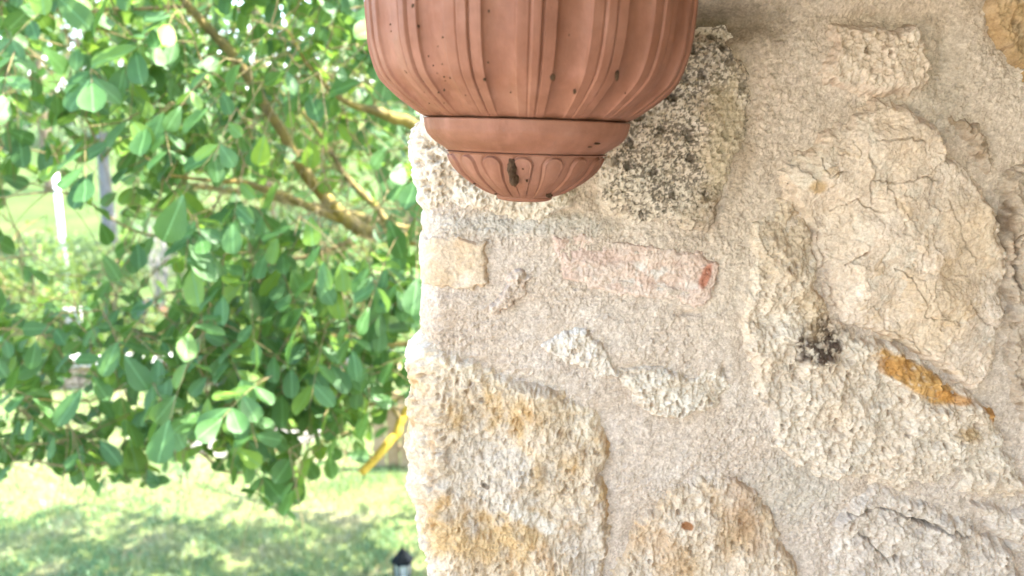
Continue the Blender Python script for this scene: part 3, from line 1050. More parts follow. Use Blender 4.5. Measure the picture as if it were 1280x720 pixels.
BARK_Y = None


def bark_material():
    m, nt, b = material("lichened_bark")
    p = pos(nt)
    c = ramp(nt, noise(nt, 9, 5, .65, p), [(.35, (.085, .065, .035)), (.5, (.19, .14, .036)), (.7, (.31, .225, .045))])
    c = mixc(nt, .6, c, ramp(nt, noise(nt, 70, 4, .7, p), [(.3, (.55, .55, .55)), (.7, (1.15, 1.15, 1.1))]), 'MULTIPLY')
    nt.links.new(c, b.inputs["Base Color"]); b.inputs["Roughness"].default_value = .85
    bump(nt, b, noise(nt, 90, 5, .7, p), .7, .008)
    return m


# ================================================================== THE WALNUT TREE
def build_walnut():
    base = np.array([1.05, 3.95, 0.0])
    root = empty("walnut_tree", base, "leafy walnut tree with yellow lichened limbs reaching from behind the stone wall", "tree")
    bark = bark_material()
    twigm = simple("twig_bark", (.13, .10, .05), (.20, .16, .07), 40, .8, .3)
    greenm = leaf_material("walnut_leaf", (.034, .098, .026), (.056, .132, .034), (.18, .29, .032))
    # trunk behind the wall
    TR = catmull([base + (0, 0, -.1), base + (-.03, .02, .5), base + (-.08, 0, 1.1), base + (-.15, -.08, 1.7)], 6)
    V, F = tube_geo(TR, np.linspace(.19, .125, len(TR)), 16)
    mesh("trunk", np.array(V), F, bark, root)
    fork = TR[-1]
    nodes = []                                              # skeleton points that twigs may grow from

    lich = simple("yellow_lichen_bark", (.30, .20, .03), (.50, .36, .06), 16, .85, .5, .006)

    def limb(pts, start=None, r0=None, name="branch", grow=True, bark=bark):
        P = [np.array(at(x, y, Y)) for x, y, Y, r in pts]
        R = [r / FX * Y for x, y, Y, r in pts]
        if start is not None:
            P = [np.array(q) for q in start] + P
            R = list(r0) + R
        Q = catmull(P, 7)
        rr = np.interp(np.linspace(0, len(P) - 1, len(Q)), np.arange(len(P)), R)
        wob = np.array([[float(fbm(np.array(i * .13 + s), np.array(Q[0][0] * 7.0), 1, 3, 90 + s)) for s in range(3)] for i in range(len(Q))])
        Q = Q + wob * .010 * np.clip(np.arange(len(Q)) / 6, 0, 1)[:, None]
        rr = rr * (1 + .10 * wob[:, 0])
        V, F = tube_geo(Q, rr, 10)
        mesh(name, np.array(V), F, bark if max(R) > .012 else twigm, root)
        if grow:
            for q, r_ in zip(Q, rr): nodes.append((q, r_))
        return Q

    limb([(512, 298, 3.3, 9.5), (462, 291, 3.25, 9.5), (424, 266, 3.2, 9), (398, 236, 3.15, 8.2), (374, 204, 3.1, 7.6), (350, 160, 3.05, 6.6), (308, 94, 3.0, 6), (270, 45, 2.95, 5.5), (236, 4, 2.9, 5.2), (205, -40, 2.9, 4.5), (150, -110, 2.8, 3)],
         [fork + (.02, 0, -.12), fork + (-.2, -.15, .12), (.05, 3.45, 2.14)], [.10, .07, .034])
    limb([(458, 288, 3.26, 5), (420, 272, 3.2, 5), (384, 257, 3.1, 5), (340, 240, 3.0, 4.3), (304, 228, 2.9, 3.8), (255, 226, 2.8, 2.4), (200, 215, 2.7, 1.6)])
    limb([(506, 286, 3.7, 5), (470, 258, 3.7, 4.5), (438, 226, 3.7, 4), (412, 190, 3.7, 3), (380, 140, 3.7, 2.3), (330, 100, 3.7, 1.5)], [fork + (0, .05, -.1), (.1, 3.75, 2.12)], [.05, .022])
    limb([(540, 170, 3.0, 8), (512, 152, 2.95, 8), (482, 144, 2.9, 6.5), (440, 130, 2.8, 4), (400, 100, 2.7, 2.5), (360, 40, 2.6, 1.5)], [fork + (0, 0, -.05), (.35, 3.3, 2.35), (-.1, 3.1, 2.52)], [.07, .045, .028])
    limb([(236, 8, 2.9, 2.6), (170, 10, 2.85, 2.2), (100, 15, 2.8, 1.8), (30, 4, 2.75, 1.5), (-50, -10, 2.7, 1.2)])
    limb([(518, 398, 3.2, 3.6), (490, 380, 3.15, 3.0), (462, 364, 3.1, 2.4), (432, 348, 3.0, 2.0), (395, 345, 2.9, 1.4)], [fork + (-.02, 0, -.2), (.2, 3.4, 1.9)], [.05, .018])
    limb([(560, 470, 3.1, 6.5), (522, 500, 3.05, 6.4), (505, 522, 3.0, 6.2), (492, 546, 2.97, 6), (474, 570, 2.93, 6), (452, 592, 2.9, 5.6)], [fork + (0, 0, -.3), (.45, 3.5, 1.6)], [.055, .034], grow=False, bark=lich)
    limb([(503, 528, 3.0, 3.4), (486, 506, 2.95, 3.0), (470, 500, 2.9, 2.4), (440, 488, 2.85, 1.6)], grow=True, bark=lich)
    limb([(470, 572, 2.93, 2.2), (452, 570, 2.9, 1.8), (430, 562, 2.86, 1.2)], grow=True)
    limb([(300, 590, 2.9, 1.6), (240, 560, 2.8, 1.7), (160, 574, 2.7, 1.6), (90, 582, 2.65, 1.5), (20, 575, 2.6, 1.2)], [(-.05, 3.4, 1.55), tuple(at(420, 520, 3.1))], [.012, .008])
    limb([(420, 420, 3.1, 2.4), (340, 430, 2.9, 2.2), (270, 450, 2.75, 1.8), (190, 470, 2.65, 1.6), (110, 500, 2.6, 1.3), (40, 500, 2.55, 1.0)], [(.15, 3.6, 1.75), tuple(at(500, 430, 3.3))], [.02, .012])
    limb([(330, 320, 3.4, 2.2), (250, 300, 3.3, 2.0), (170, 290, 3.2, 1.5), (110, 250, 3.1, 1.1), (70, 240, 3.0, .9)], [tuple(at(440, 300, 3.5)), tuple(at(390, 320, 3.45))], [.012, .010])
    # limbs of the crown above the picture and further back
    up = [[fork, fork + (-.35, .25, .7), fork + (-1.0, .5, 1.6), fork + (-1.9, .7, 2.2)],
          [fork, fork + (.15, .4, .9), fork + (-.1, 1.1, 1.9), fork + (-.7, 1.8, 2.6)],
          [fork, fork + (-.3, .6, .4), fork + (-1.1, 1.3, .9), fork + (-2.2, 1.9, 1.3)],
          [fork, fork + (.4, .1, .8), fork + (.9, .0, 1.8), fork + (1.0, .1, 2.6)],
          [fork, fork + (.4, .6, .5), fork + (1.1, 1.2, 1.2), fork + (1.6, 1.7, 1.6)],
          [fork, fork + (-.5, .3, .15), fork + (-1.4, .8, .3), fork + (-2.4, 1.2, .5), fork + (-3.3, 1.3, .6)],
          [fork, fork + (-.6, .8, -.1), fork + (-1.5, 1.5, -.2), fork + (-2.4, 2.0, -.2)]]
    for P in up:
        Q = catmull(P, 8)
        V, F = tube_geo(Q, np.linspace(.075, .012, len(Q)), 9)
        mesh("branch", np.array(V), F, bark, root)
        for i, q in enumerate(Q):
            if i > 5: nodes.append((q, .012))

    r = np.random.default_rng(12)
    # lowest row (photograph) the foliage reaches at each column
    LX = [-200, 0, 25, 60, 110, 150, 185, 205, 235, 270, 300, 322, 345, 372, 392, 420, 460, 490, 530]
    LYb = [600, 615, 585, 575, 612, 605, 612, 590, 578, 585, 600, 640, 660, 640, 592, 588, 575, 545, 520]
    HOLES = [(478, 556, 22, 34, .9), (500, 520, 16, 26, .85), (493, 585, 20, 24, .9), (45, 268, 62, 42, .97), (128, 245, 22, 84, .97), (20, 330, 45, 44, .9), (78, 330, 30, 60, .92), (205, 345, 36, 46, .88), (108, 492, 58, 10, .88), (97, 455, 16, 22, .9), (190, 402, 30, 18, .7),
             (100, 35, 36, 16, .7), (40, 160, 26, 30, .7), (90, 165, 30, 20, .6), (250, 560, 34, 24, .72), (405, 20, 14, 20, .5), (480, 205, 34, 34, .7), (500, 345, 16, 14, .7), (500, 420, 16, 20, .65), (130, 545, 30, 18, .5), (190, 130, 18, 14, .7), (430, 560, 60, 26, .55),
             (320, 10, 20, 14, .6), (355, 30, 16, 16, .6), (130, 100, 26, 12, .6), (60, 90, 20, 20, .5), (150, 230, 24, 40, .5)]

    def hole(px, py):
        k = np.zeros(np.shape(px))
        for cx, cy, rx, ry, s in HOLES:
            d = np.hypot((px - cx) / rx, (py - cy) / ry)
            k = np.maximum(k, s * sstep(1.12, .85, d))
        return k

    # base points of the compound leaves
    bases = []
    n_try = 0
    def try_add(px, py, Y, keep_hole=True):
        lim = np.interp(px, LX, LYb) - 22 / (Y / 2.8)
        if -220 < px < 560 and py > lim: return
        if keep_hole and r.random() < hole(np.array(px), np.array(py + 25)): return
        bases.append(np.array(at(px, py, Y)))
    for i in range(820):
        try_add(r.uniform(-120, 545), r.uniform(-160, 600), 2.4 + .8 * r.random())
    for i in range(450):
        try_add(r.uniform(-120, 545), r.uniform(-160, 600), 3.0 + 1.3 * r.random())
    for i in range(260):
        try_add(r.uniform(200, 530), r.uniform(40, 500), 2.5 + 1.2 * r.random())
    for i in range(70):
        px_ = r.uniform(-60, 480)
        try_add(px_, np.interp(px_, LX, LYb) - r.uniform(35, 110), r.uniform(2.4, 3.6))
    for (px, py, Y) in ((352, 560, 2.6), (340, 575, 2.6), (300, 540, 2.6), (165, 560, 2.6), (185, 565, 2.6), (118, 555, 2.7), (5, 560, 2.6), (60, 240, 2.5), (85, 250, 2.5), (75, 215, 2.6), (120, 175, 2.7), (490, 215, 2.6), (480, 250, 2.6), (165, 320, 2.7), (375, 590, 2.6), (420, 545, 2.7), (230, 545, 2.7),
                        (455, 530, 2.8), (440, 545, 2.9), (290, 170, 2.4), (330, 160, 2.4), (250, 420, 2.35), (340, 470, 2.35), (300, 480, 2.4), (360, 110, 2.4), (400, 90, 2.4)):
        bases.append(np.array(at(px, py, Y)))
    # crown outside the picture: above, behind and behind the wall
    for i in range(620):
        y = r.uniform(2.3, 5.5)
        p = np.array([r.uniform(-3.6, 2.4), y, r.uniform(2.2, 5.2)])
        top = float(CAM[2] + y * .165)
        if p[0] < 0 and p[2] < top + .12: p[2] = top + .12 + r.random() * 1.8
        c = (p - np.array([-.5, 4.2, 3.2])) / np.array([3.0, 2.4, 2.2])
        if np.dot(c, c) > 1: continue
        bases.append(p)
    for i in range(300):                               # the dense upper side that shades the near lawn
        bases.append(np.array([r.uniform(-1.7, 2.3), r.uniform(4.2, 5.65), r.uniform(3.55, 4.7)]))
    for i in range(330):
        bases.append(np.array(at(r.uniform(180, 560), r.uniform(-60, 480), r.uniform(4.0, 5.3))))
    for i in range(60):
        bases.append(np.array(at(r.uniform(-60, 200), r.uniform(-60, 170), r.uniform(4.0, 5.3))))

    # twigs: each leaf base joins the nearest point of the growing skeleton
    NP = np.zeros((len(nodes) + len(bases) * 5, 3)); cnt = len(nodes)
    NP[:cnt] = np.array([q for q, _ in nodes])
    d0 = [np.min(np.linalg.norm(NP[:cnt] - b_, axis=1)) for b_ in bases]
    order = np.argsort(d0)
    tw = MB(); leaves = []
    for bi in order:
        p = bases[bi]
        D = np.linalg.norm(NP[:cnt] - p, axis=1) + .25 * np.clip(NP[:cnt, 2] - p[2], 0, None)
        j = int(np.argmin(D)); q = NP[j]
        L = np.linalg.norm(p - q)
        dirv = (p - q) / (L + 1e-6)
        if L > .02:
            mid = (p + q) / 2 + np.array([r.normal() * .04, r.normal() * .04, -.02 + .10 * min(L, .8)]) * min(1, L * 2)
            Q = catmull([q, mid, p], 4)
            tw.tube(Q, np.linspace(min(.0052, .0022 + .0045 * L), .0018, len(Q)), 5, False)
            for t in (2, 4, 6):
                NP[cnt] = Q[min(t, len(Q) - 1)]; cnt += 1
        NP[cnt] = p; cnt += 1
        # a compound leaf hanging from p
        a = r.uniform(0, 2 * math.pi)
        out = np.array([math.cos(a), math.sin(a), 0]) * .75 + dirv * .6
        out[2] = min(out[2], .25) - r.uniform(.1, 1.0)
        out /= np.linalg.norm(out)
        nl = int(r.choice([3, 5, 5, 7, 7]))
        LL = r.uniform(.12, .24) * (.6 + .08 * nl)
        R = [p + out * LL * t + np.array([0, 0, -.05 * t * t * LL / .2]) for t in np.linspace(0, 1, 5)]
        tw.tube(R, np.linspace(.0019, .0011, 5), 4, False)
        up_ = np.array([r.normal() * .35, -.25 + r.normal() * .4, 1.0])
        sx = np.cross(out, up_); sx /= np.linalg.norm(sx) + 1e-9
        size = r.uniform(.074, .120)
        for k in range(nl):
            if k == nl - 1:
                t, d = 1.0, out.copy(); sz = size * 1.15
            else:
                t = .38 + .56 * (k // 2) / max(1, (nl - 1) / 2 - .5) if nl > 3 else .6
                t = min(t, .95)
                sgn = 1 if k % 2 else -1
                d = out * r.uniform(.25, .75) + sx * sgn
                sz = size * (.70 + .3 * t)
            d = d / np.linalg.norm(d)
            d[2] -= r.uniform(.15, .75)
            d += r.normal(size=3) * .16
            n_ = up_ + r.normal(size=3) * .38
            pp = p + out * LL * t + np.array([0, 0, -.05 * t * t * LL / .2])
            leaves.append((pp, frame_from(d, n_), sz * r.uniform(.85, 1.12), int(r.integers(len(LEAVES)))))
    # clear the open views to the garden: judge each leaflet where it really hangs
    C_ = np.array([l[0] + l[1][:, 0] * l[2] * .5 for l in leaves]); T_ = np.array([l[0] + l[1][:, 0] * l[2] for l in leaves])
    px, py, dd = project(C_); tx, ty, _ = project(T_)
    infr = (px > -30) & (px < 545) & (py > -40) & (py < 760)
    NL = np.array([q for q, rr_ in nodes if rr_ > .009]); nx_, ny_, nd_ = project(NL)
    inn = (nx_ > 225) & (nx_ < 525) & (ny_ > 0) & (ny_ < 320)
    dl = np.full(len(px), 1e9)
    for a_, b_, c_ in zip(nx_[inn], ny_[inn], nd_[inn]):
        dl = np.minimum(dl, np.where(dd < c_ + .02, np.hypot(px - a_, py - b_), 1e9))
    infr_limb = (dl < 26) & (r.random(len(px)) < np.where((px > 330) & (py > 150), .94, .8))
    low = np.maximum(py, ty) > np.interp(px, LX, LYb) + r.normal(size=len(px)) * 7
    hk = r.random(len(px)) < np.maximum(hole(px, py), .55 * sstep(.16, .44, fbm(px, py, 60., 3, 333)))
    # never through the wall, the planter or the added roof
    solid = (C_[:, 0] > -.35) & (C_[:, 1] < 1.75) | (C_[:, 1] < 1.55)
    ok = ~solid & ~(infr & (low | hk | infr_limb)) & ~((px > -250) & (px < 545) & (py > np.interp(px, LX, LYb) + 12))
    leaves = [l for l, o_ in zip(leaves, ok) if o_]
    px, py, dd = px[ok], py[ok], dd[ok]
    size_px = np.array([l[2] for l in leaves]) / dd
    vis = (px > -5) & (px < 520) & (py > -5) & (py < 680)
    # walk from near to far and see which leaves are not covered
    cov = np.zeros((90, 70)); score = np.zeros(len(leaves))
    for i in np.argsort(dd):
        if not vis[i]: continue
        a, b_ = int(np.clip(py[i] / 8, 0, 89)), int(np.clip(px[i] / 8, 0, 69))
        score[i] = size_px[i] * (1 if cov[a, b_] < 1 else .3 if cov[a, b_] < 2 else .05)
        R_ = max(1, int(size_px[i] * FX * .25 / 8))
        cov[max(0, a - R_):a + R_ + 1, max(0, b_ - R_):b_ + R_ + 1] += .7
    top = set(np.argsort(-score)[:296].tolist())
    lm = []
    for k, (LV, LF, LU) in enumerate(LEAVES):
        me = bpy.data.meshes.new("leaf"); me.from_pydata([tuple(v) for v in LV], [], LF); me.update()
        me.polygons.foreach_set("use_smooth", np.ones(len(me.polygons), bool))
        l_ = me.uv_layers.new(name="UVMap")
        for lp in me.loops: l_.data[lp.index].uv = LU[lp.vertex_index]
        me.materials.append(greenm); lm.append(me)
    for i in top:
        p, M, L, v = leaves[i]
        o = bpy.data.objects.new("leaf", lm[v])
        M4 = Matrix([[*(M[0] * L), p[0] - base[0]], [*(M[1] * L), p[1] - base[1]], [*(M[2] * L), p[2] - base[2]], [0, 0, 0, 1]])
        COL.objects.link(o); o.parent = root
        o.matrix_basis = M4
    rest = [l for i, l in enumerate(leaves) if i not in top]
    tag(join_leaves("foliage", rest, greenm, root), kind="stuff")
    tag(tw.build("twig", twigm, root, True), kind="stuff")
    print("walnut leaves", len(leaves), "bases", len(bases))


build_walnut()


# ================================================================== GARDEN BEYOND
def cloud(n, center, radii, lsize, r, droop=.3, clump=9, hollow=.35):
    """leaf placements spread in uneven clumps through a volume"""
    cl = r.normal(size=(clump, 3)); cl /= np.linalg.norm(cl, axis=1)[:, None]
    cl *= (hollow + (1 - hollow) * r.random((clump, 1)) ** .5)
    items = []
    for i in range(n):
        c = cl[int(r.integers(clump))] + r.normal(size=3) * .26
        if np.linalg.norm(c) > 1.25: continue
        p = center + c * radii
        d = r.normal(size=3); d[2] -= droop
        n_ = c * .6 + r.normal(size=3) * .6 + np.array([0, 0, .5])
        items.append((p, frame_from(d, n_), lsize * r.uniform(.6, 1.3), int(r.integers(len(LEAVES)))))
    return items


M_SHRUB = leaf_material("shrub_leaf", (.040, .085, .018), (.066, .115, .022), (.20, .25, .035), .5)
M_DARK = leaf_material("far_leaf", (.012, .030, .015), (.020, .042, .018), (.04, .07, .02), .6, .2)
M_PALE = leaf_material("pale_leaf", (.045, .080, .026), (.070, .112, .034), (.17, .23, .06), .5)
M_BARKG = simple("grey_bark", (.085, .078, .070), (.17, .16, .15), 14, .85, .5)
M_BARKD = simple("brown_bark", (.12, .09, .06), (.20, .15, .10), 18, .85, .5)


def gz(x, y): return float(lawn_h(np.array(float(x)), np.array(float(y))))


def shrub(px, Y, w, h, n, lsize, mat, label, seed, group=None):
    r = np.random.default_rng(seed)
    x = float(at(px, 300, Y)[0]); z = gz(x, Y)
    root = empty("shrub", (x, Y, z), label, "shrub", group)
    st = MB()
    for k in range(7):
        a = r.uniform(0, 6.28); q = r.uniform(.3, .8)
        top = np.array([x + math.cos(a) * w * .4 * q, Y + math.sin(a) * w * .4 * q, z + h * r.uniform(.55, .9)])
        st.tube(catmull([(x + r.normal() * .04, Y + r.normal() * .04, z - .05), ((x + top[0]) / 2 + r.normal() * .05, (Y + top[1]) / 2, z + h * .35), top], 4), np.linspace(.014, .004, 9), 5)
    st.build("stems", M_BARKD, root, True)
    it = cloud(n, np.array([x, Y, z + h * .52]), np.array([w / 2, w / 2, h * .5]), lsize, r)
    it = [q for q in it if q[0][2] > z + .03]
    o = join_leaves("foliage", it, mat, root); o["kind"] = "stuff"


shrub(18, 10.5, 1.5, 1.5, 1500, .075, M_SHRUB, "sunlit yellow green shrub at the left edge of the garden", 31)
shrub(-75, 9.8, 1.6, 1.3, 900, .08, M_SHRUB, "bushy green shrub just left of the yellow green one", 32)
shrub(130, 11.4, 1.5, 1.1, 1500, .07, M_PALE, "low pale green shrub below the bare tree trunk", 33)
shrub(275, 11.2, 1.9, 1.8, 1800, .085, M_SHRUB, "broad green shrub behind the lichened limbs", 34)
shrub(400, 10.6, 1.8, 1.5, 1400, .085, M_PALE, "pale shrub behind the walnut leaves near the plank fence", 35)
shrub(60, 9.3, 1.2, .75, 900, .065, M_SHRUB, "low green bush left of the two short grey posts", 37)
shrub(250, 9.2, 1.5, 1.0, 1300, .07, M_SHRUB, "rounded green bush behind the end of the low stone wall", 38)
shrub(345, 8.9, 1.6, 1.2, 1400, .075, M_SHRUB, "green bush between the low stone wall and the plank fence", 39)
shrub(450, 8.6, 1.3, 1.4, 1200, .075, M_SHRUB, "upright green bush just behind the plank fence", 40)
shrub(165, 9.0, .9, .6, 700, .06, M_SHRUB, "small green bush behind the low stone wall", 36)


def tree(px, Y, h, cw, n, lsize, mat, bark, label, seed, trunk_r=.2, clear=.35, lean=0, name="garden_tree"):
    r = np.random.default_rng(seed)
    x = float(at(px, 200, Y)[0]); z = gz(x, Y) if Y < 60 else gz(x, 60) + (Y - 60) * .05
    root = empty(name, (x, Y, z), label, "tree", None)
    P = catmull([(x, Y, z - .2), (x + .02 * h * lean, Y, z + h * .3), (x + .05 * h * lean, Y + .1, z + h * .6), (x + .06 * h * lean, Y, z + h * .85)], 6)
    V, F = tube_geo(P, np.linspace(trunk_r, trunk_r * .25, len(P)), 12)
    mesh("trunk", np.array(V), F, bark, root)
    cc = np.array([x + .04 * h * lean, Y, z + h * (clear + (1 - clear) * .5)])
    rad = np.array([cw / 2, cw / 2, h * (1 - clear) * .5])
    for k in range(5):
        a = r.uniform(0, 6.28)
        s = P[int(len(P) * r.uniform(.4, .8))]
        e = cc + np.array([math.cos(a) * rad[0] * .7, math.sin(a) * rad[1] * .7, r.uniform(-.3, .6) * rad[2]])
        Q = catmull([s, (s + e) / 2 + (0, 0, -.03 * h), e], 5)
        V, F = tube_geo(Q, np.linspace(trunk_r * .4, trunk_r * .08, len(Q)), 7)
        mesh("branch", np.array(V), F, bark, root)
    it = cloud(n, cc, rad, lsize, r, .2, 16, .2)
    o = join_leaves("crown", it, mat, root); o["kind"] = "stuff"


tree(129, 16.4, 6.2, 4.6, 2600, .16, M_PALE, M_BARKG, "pale barked tree with a straight bare trunk standing in the sunny field", 41, .155, .50)
tree(-160, 21, 6.5, 5.5, 2200, .22, M_SHRUB, M_BARKD, "bushy tree at the left beyond the garden", 42, .2, .2)
tree(330, 17, 7.0, 6.0, 2600, .20, M_SHRUB, M_BARKD, "round green tree behind the walnut limbs", 43, .2, .2)
tree(520, 20, 8.0, 6.5, 2200, .24, M_PALE, M_BARKD, "tall pale green tree behind the wall corner", 44, .22, .2)
tree(60, 25, 9.5, 6.5, 2600, .24, M_SHRUB, M_BARKD, "tall green tree behind the slim white post", 49, .2, .42)
tree(20, 36, 6.2, 8.0, 2600, .30, M_DARK, M_BARKD, "dark hedge like tree across the far field", 45, .25, .05)
tree(-150, 40, 8.0, 9.0, 2000, .34, M_DARK, M_BARKD, "dark tree at the far left of the field", 46, .25, .1)
tree(230, 42, 8.5, 9.5, 2000, .36, M_PALE, M_BARKD, "pale tree across the field right of the bare trunk", 47, .25, .1)
tree(430, 45, 9.0, 10.0, 1800, .4, M_DARK, M_BARKD, "dark tree far behind the lichened limbs", 48, .25, .1)


def bare_shrub():
    Y = 11.6
    x = float(at(202, 400, Y)[0]); z = gz(x, Y)
    root = empty("bare_shrub", (x, Y, z), "leafless shrub of pale grey upright twigs in the middle garden", "shrub")
    r = np.random.default_rng(51)
    m = simple("dead_twig", (.16, .14, .12), (.28, .26, .23), 30, .9, .2)
    for k in range(9):
        mb = MB()
        a = r.uniform(0, 6.28); sp = r.uniform(.05, .36)
        e = np.array([x + math.cos(a) * sp, Y + math.sin(a) * sp, z + r.uniform(.9, 1.4)])
        Q = catmull([(x + math.cos(a) * .05, Y + math.sin(a) * .05, z - .03), ((x + e[0]) / 2 + r.normal() * .05, (Y + e[1]) / 2, z + .5), e], 6)
        mb.tube(Q, np.linspace(.017, .006, len(Q)), 6)
        for j in range(8):
            s = Q[int(r.integers(3, len(Q)))]
            t = s + np.array([r.normal() * .12, r.normal() * .12, r.uniform(.12, .35)])
            mb.tube(catmull([s, (s + t) / 2 + r.normal(size=3) * .02, t], 3), [.007, .006, .006, .005, .005, .004, .004][:len(catmull([s, (s + t) / 2, t], 3))], 5)
        mb.build("stem", m, root, True)


bare_shrub()


def low_wall():
    r = random.Random(61)
    A = np.array([-4.75, 8.05]); B = np.array([-1.2, 8.30])
    L = float(np.linalg.norm(B - A)); d = (B - A) / L; rz = math.atan2(d[1], d[0])
    root = empty("low_stone_wall", (A[0], A[1], 0), "low garden wall of brown stones with a sunlit pale coping", "wall")
    ms = simple("brown_stone", (.22, .16, .11), (.36, .28, .20), 8, .9, .6, .01)
    mc = simple("white_coping", (.30, .285, .26), (.40, .385, .35), 10, .8, .4, .004)
    for row in range(2):
        t = -.1 if row else 0
        while t < L - .05:
            w = r.uniform(.2, .36); a = max(t, 0); b = min(t + w, L)
            if b - a > .06:
                c = A + d * (a + b) / 2
                MB().box((c[0], c[1], .055 + row * .125), (b - a - .012, .24 + r.uniform(-.02, .02), .116), rz, .006, .012).build("stone", ms, root)
            t += w
    t = 0
    while t < L - .1:
        w = min(.5, L - t); c = A + d * (t + w / 2)
        MB().box((c[0], c[1], .262), (w - .008, .34, .05), rz, .002, .008).build("coping_slab", mc, root)
        t += w


low_wall()


def plank_fence():
    root = empty("plank_fence", (-.70, 5.95, 0), "short fence of weathered brown vertical planks beside the wall corner", "fence")
    mats = [simple("weathered_plank", (.26, .18, .10), (.36, .26, .16), 12, .85, .4), simple("brown_plank", (.20, .13, .07), (.30, .21, .12), 12, .85, .4)]
    r = random.Random(71)
    x0 = float(at(476, 600, 5.95)[0])
    for k in range(16):
        x = x0 + k * .105
        h = .62 + r.uniform(-.02, .02)
        MB().box((x, 5.95 + r.uniform(-.006, .006), h / 2 - .02), (.096, .022, h), r.uniform(-.02, .02), .002, .003).build("plank", mats[k % 2], root)
    for z in (.15, .48):
        MB().box((x0 + .79, 5.982, z), (1.7, .035, .06), 0, 0, .004).build("rail", mats[1], root)


plank_fence()


def white_post():
    p = ground_at(78, 348); Y = 13.0
    x = float(at(78, 300, Y)[0]); z = gz(x, Y)
    root = empty("white_post", (x, Y, z), "slim white painted post in the field left of the bare trunk", "post")
    m = simple("white_paint", (.70, .70, .68), (.80, .80, .78), 12, .5, .15)
    V, F = tube_geo([(x, Y, z - .1), (x, Y, z + 1.0), (x, Y, z + 2.2)], .042, 14)
    mesh("pole", np.array(V), F, m, root)
    MB().box((x, Y, z + 2.215), (.11, .11, .03), 0, 0, .006).build("cap", m, root)


white_post()


def gate_post(px, first):
    Y = 9.1
    x = float(at(px, 455, Y)[0]); z = gz(x, Y)
    root = empty("short_post", (x, Y, z), "left one of two short grey posts behind the low wall" if first else "right one of two short grey posts behind the low wall", "post", "short grey posts behind the low wall")
    m = simple("grey_wood", (.36, .34, .32), (.48, .46, .43), 14, .8, .3)
    MB().box((x, Y, .26), (.062, .062, .62), .1, 0, .006).build("shaft", m, root)
    MB().box((x, Y, .585), (.078, .078, .026), .1, 0, .006).build("cap", m, root)
    if first:
        MB().box((x + .075, Y, .47), (.09, .025, .03), 0, 0, .004).build("crossbar", m, root)


gate_post(92, True)
gate_post(104, False)


def pot(name, px, Y, r0, h, mat, label):
    x = float(at(px, 410, Y)[0]); z = gz(x, Y)
    root = empty(name, (x, Y, z), label, "plant pot")
    pr = [(0.02, 0), (.75 * r0, 0), (.80 * r0, .02), (r0 * .97, h * .86), (r0 * 1.06, h * .87), (r0 * 1.07, h), (r0 * .98, h), (r0 * .93, h * .86), (.3 * r0, h * .84), (.01, h * .84)]
    n = 28; V = []; F = []
    for R, q in pr:
        for i in range(n): V.append((x + R * math.cos(6.28318 * i / n), Y + R * math.sin(6.28318 * i / n), z + q))
    for j in range(len(pr) - 1):
        for i in range(n):
            a = j * n + i; b = j * n + (i + 1) % n; F.append((a, b, b + n, a + n))
    mesh("vessel", np.array(V), F[:n * 6], mat, root)
    soil = simple("potting_soil", (.04, .03, .02), (.08, .06, .04), 40, .95, .8)
    V2 = [(x, Y, z + h * .9)] + [(x + r0 * .93 * math.cos(6.28318 * i / n), Y + r0 * .93 * math.sin(6.28318 * i / n), z + h * .88) for i in range(n)]
    mesh("soil", np.array(V2), [(0, i + 1, (i + 1) % n + 1) for i in range(n)], soil, root)


pot("plastic_pot", 186, 10.9, .17, .30, simple("slate_plastic", (.05, .07, .10), (.08, .10, .13), 10, .4, .1), "dark slate blue plant pot at the foot of the bare shrub")
pot("clay_pot", 213, 10.8, .10, .22, simple("garden_clay", (.34, .15, .09), (.42, .20, .12), 10, .8, .3), "small reddish clay pot right of the slate blue pot")


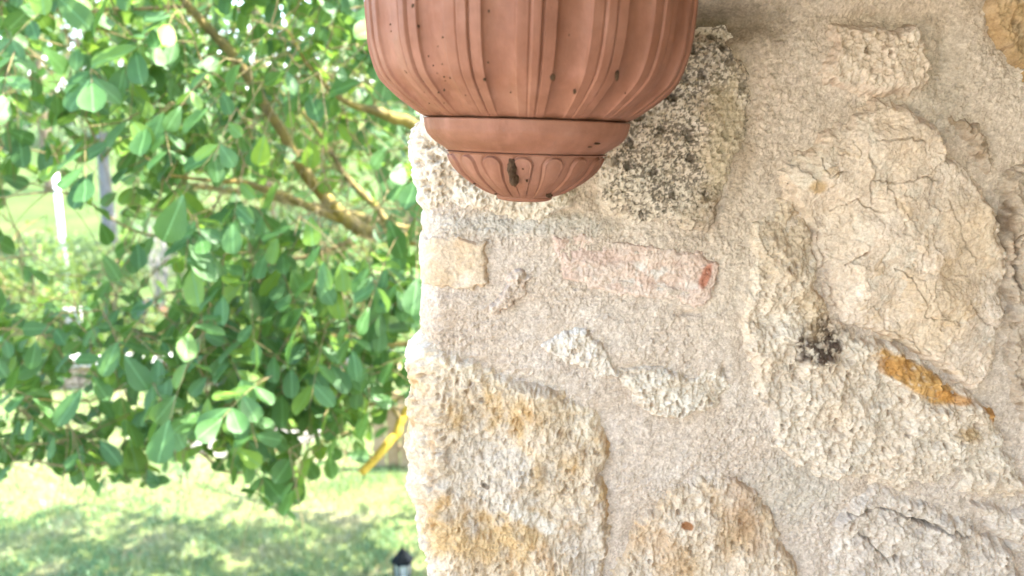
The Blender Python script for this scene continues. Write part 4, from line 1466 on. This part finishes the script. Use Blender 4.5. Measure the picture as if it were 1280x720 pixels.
# ================================================================== GARDEN LANTERN
def lantern():
    Y = 4.35
    c = at(503, 700, Y); x = float(c[0])
    k = Y / FX * 1.02
    zroof = float(at(507, 699, Y)[2])
    root = empty("garden_lantern", (x, Y, 0), "small dark metal lantern on a stake in the lawn by the wall corner", "lantern")
    m = simple("dark_lantern_metal", (.0025, .0035, .004), (.006, .008, .0085), 30, .8, .2, .001)
    R = 15.5 * k
    def ringpts(rad, z, n=6, ph=.26): return [(x + rad * math.cos(ph + 2 * math.pi * i / n), Y + rad * math.sin(ph + 2 * math.pi * i / n), z) for i in range(n)]
    def loft(rings, name, mat, caps=True):
        V = []; F = []; n = len(rings[0])
        for q in rings: V += q
        for j in range(len(rings) - 1):
            for i in range(n): F.append((j * n + i, j * n + (i + 1) % n, (j + 1) * n + (i + 1) % n, (j + 1) * n + i))
        if caps: F += [tuple(range(n - 1, -1, -1)), tuple((len(rings) - 1) * n + i for i in range(n))]
        return mesh(name, np.array(V), F, mat, root, False)
    loft([ringpts(R, zroof - .012), ringpts(R * 1.02, zroof), ringpts(R * .62, zroof + .032), ringpts(R * .28, zroof + .058), ringpts(R * .12, zroof + .064)], "roof", m)
    V, F = tube_geo([(x, Y, zroof + .06), (x, Y, zroof + .068), (x, Y, zroof + .075), (x, Y, zroof + .084)], [.005, .010, .008, .002], 10)
    mesh("finial", np.array(V), F, m, root)
    zb = zroof - .17
    g, nt, b = material("clear_glass")
    b.inputs["Base Color"].default_value = (.85, .88, .88, 1); b.inputs["Roughness"].default_value = .08
    b.inputs["Transmission Weight"].default_value = .8; b.inputs["IOR"].default_value = 1.3
    top = ringpts(R * .80, zroof - .012); bot = ringpts(R * .60, zb)
    for i in range(6):
        V, F = tube_geo([top[i], bot[i]], .005, 6); mesh("frame_bar", np.array(V), F, m, root)
        j = (i + 1) % 6
        s = .97
        q = [np.array(v) for v in (top[i], top[j], bot[j], bot[i])]
        ctr = np.array([x, Y, 0]);
        q = [np.array([ctr[0] + (v[0] - ctr[0]) * s, ctr[1] + (v[1] - ctr[1]) * s, v[2]]) for v in q]
        inner = [np.array([ctr[0] + (v[0] - ctr[0]) * .96, ctr[1] + (v[1] - ctr[1]) * .96, v[2]]) for v in q]
        mesh("glass_pane", np.array(q + inner), [(0, 1, 2, 3), (7, 6, 5, 4), (0, 4, 5, 1), (1, 5, 6, 2), (2, 6, 7, 3), (3, 7, 4, 0)], g, root, False)
    V, F = tube_geo([(x, Y, zb), (x, Y, zb + .05), (x, Y, zb + .055)], [.018, .018, .004], 12)
    mesh("lamp_holder", np.array(V), F, simple("white_plastic", (.7, .7, .68), (.78, .78, .76), 10, .4, 0), root)
    loft([ringpts(R * .30, zb - .03), ringpts(R * .66, zb - .012), ringpts(R * .66, zb)], "base", m)
    V, F = tube_geo([(x, Y, -.05), (x, Y, zb - .028)], .011, 10); mesh("stake", np.array(V), F, m, root)


lantern()
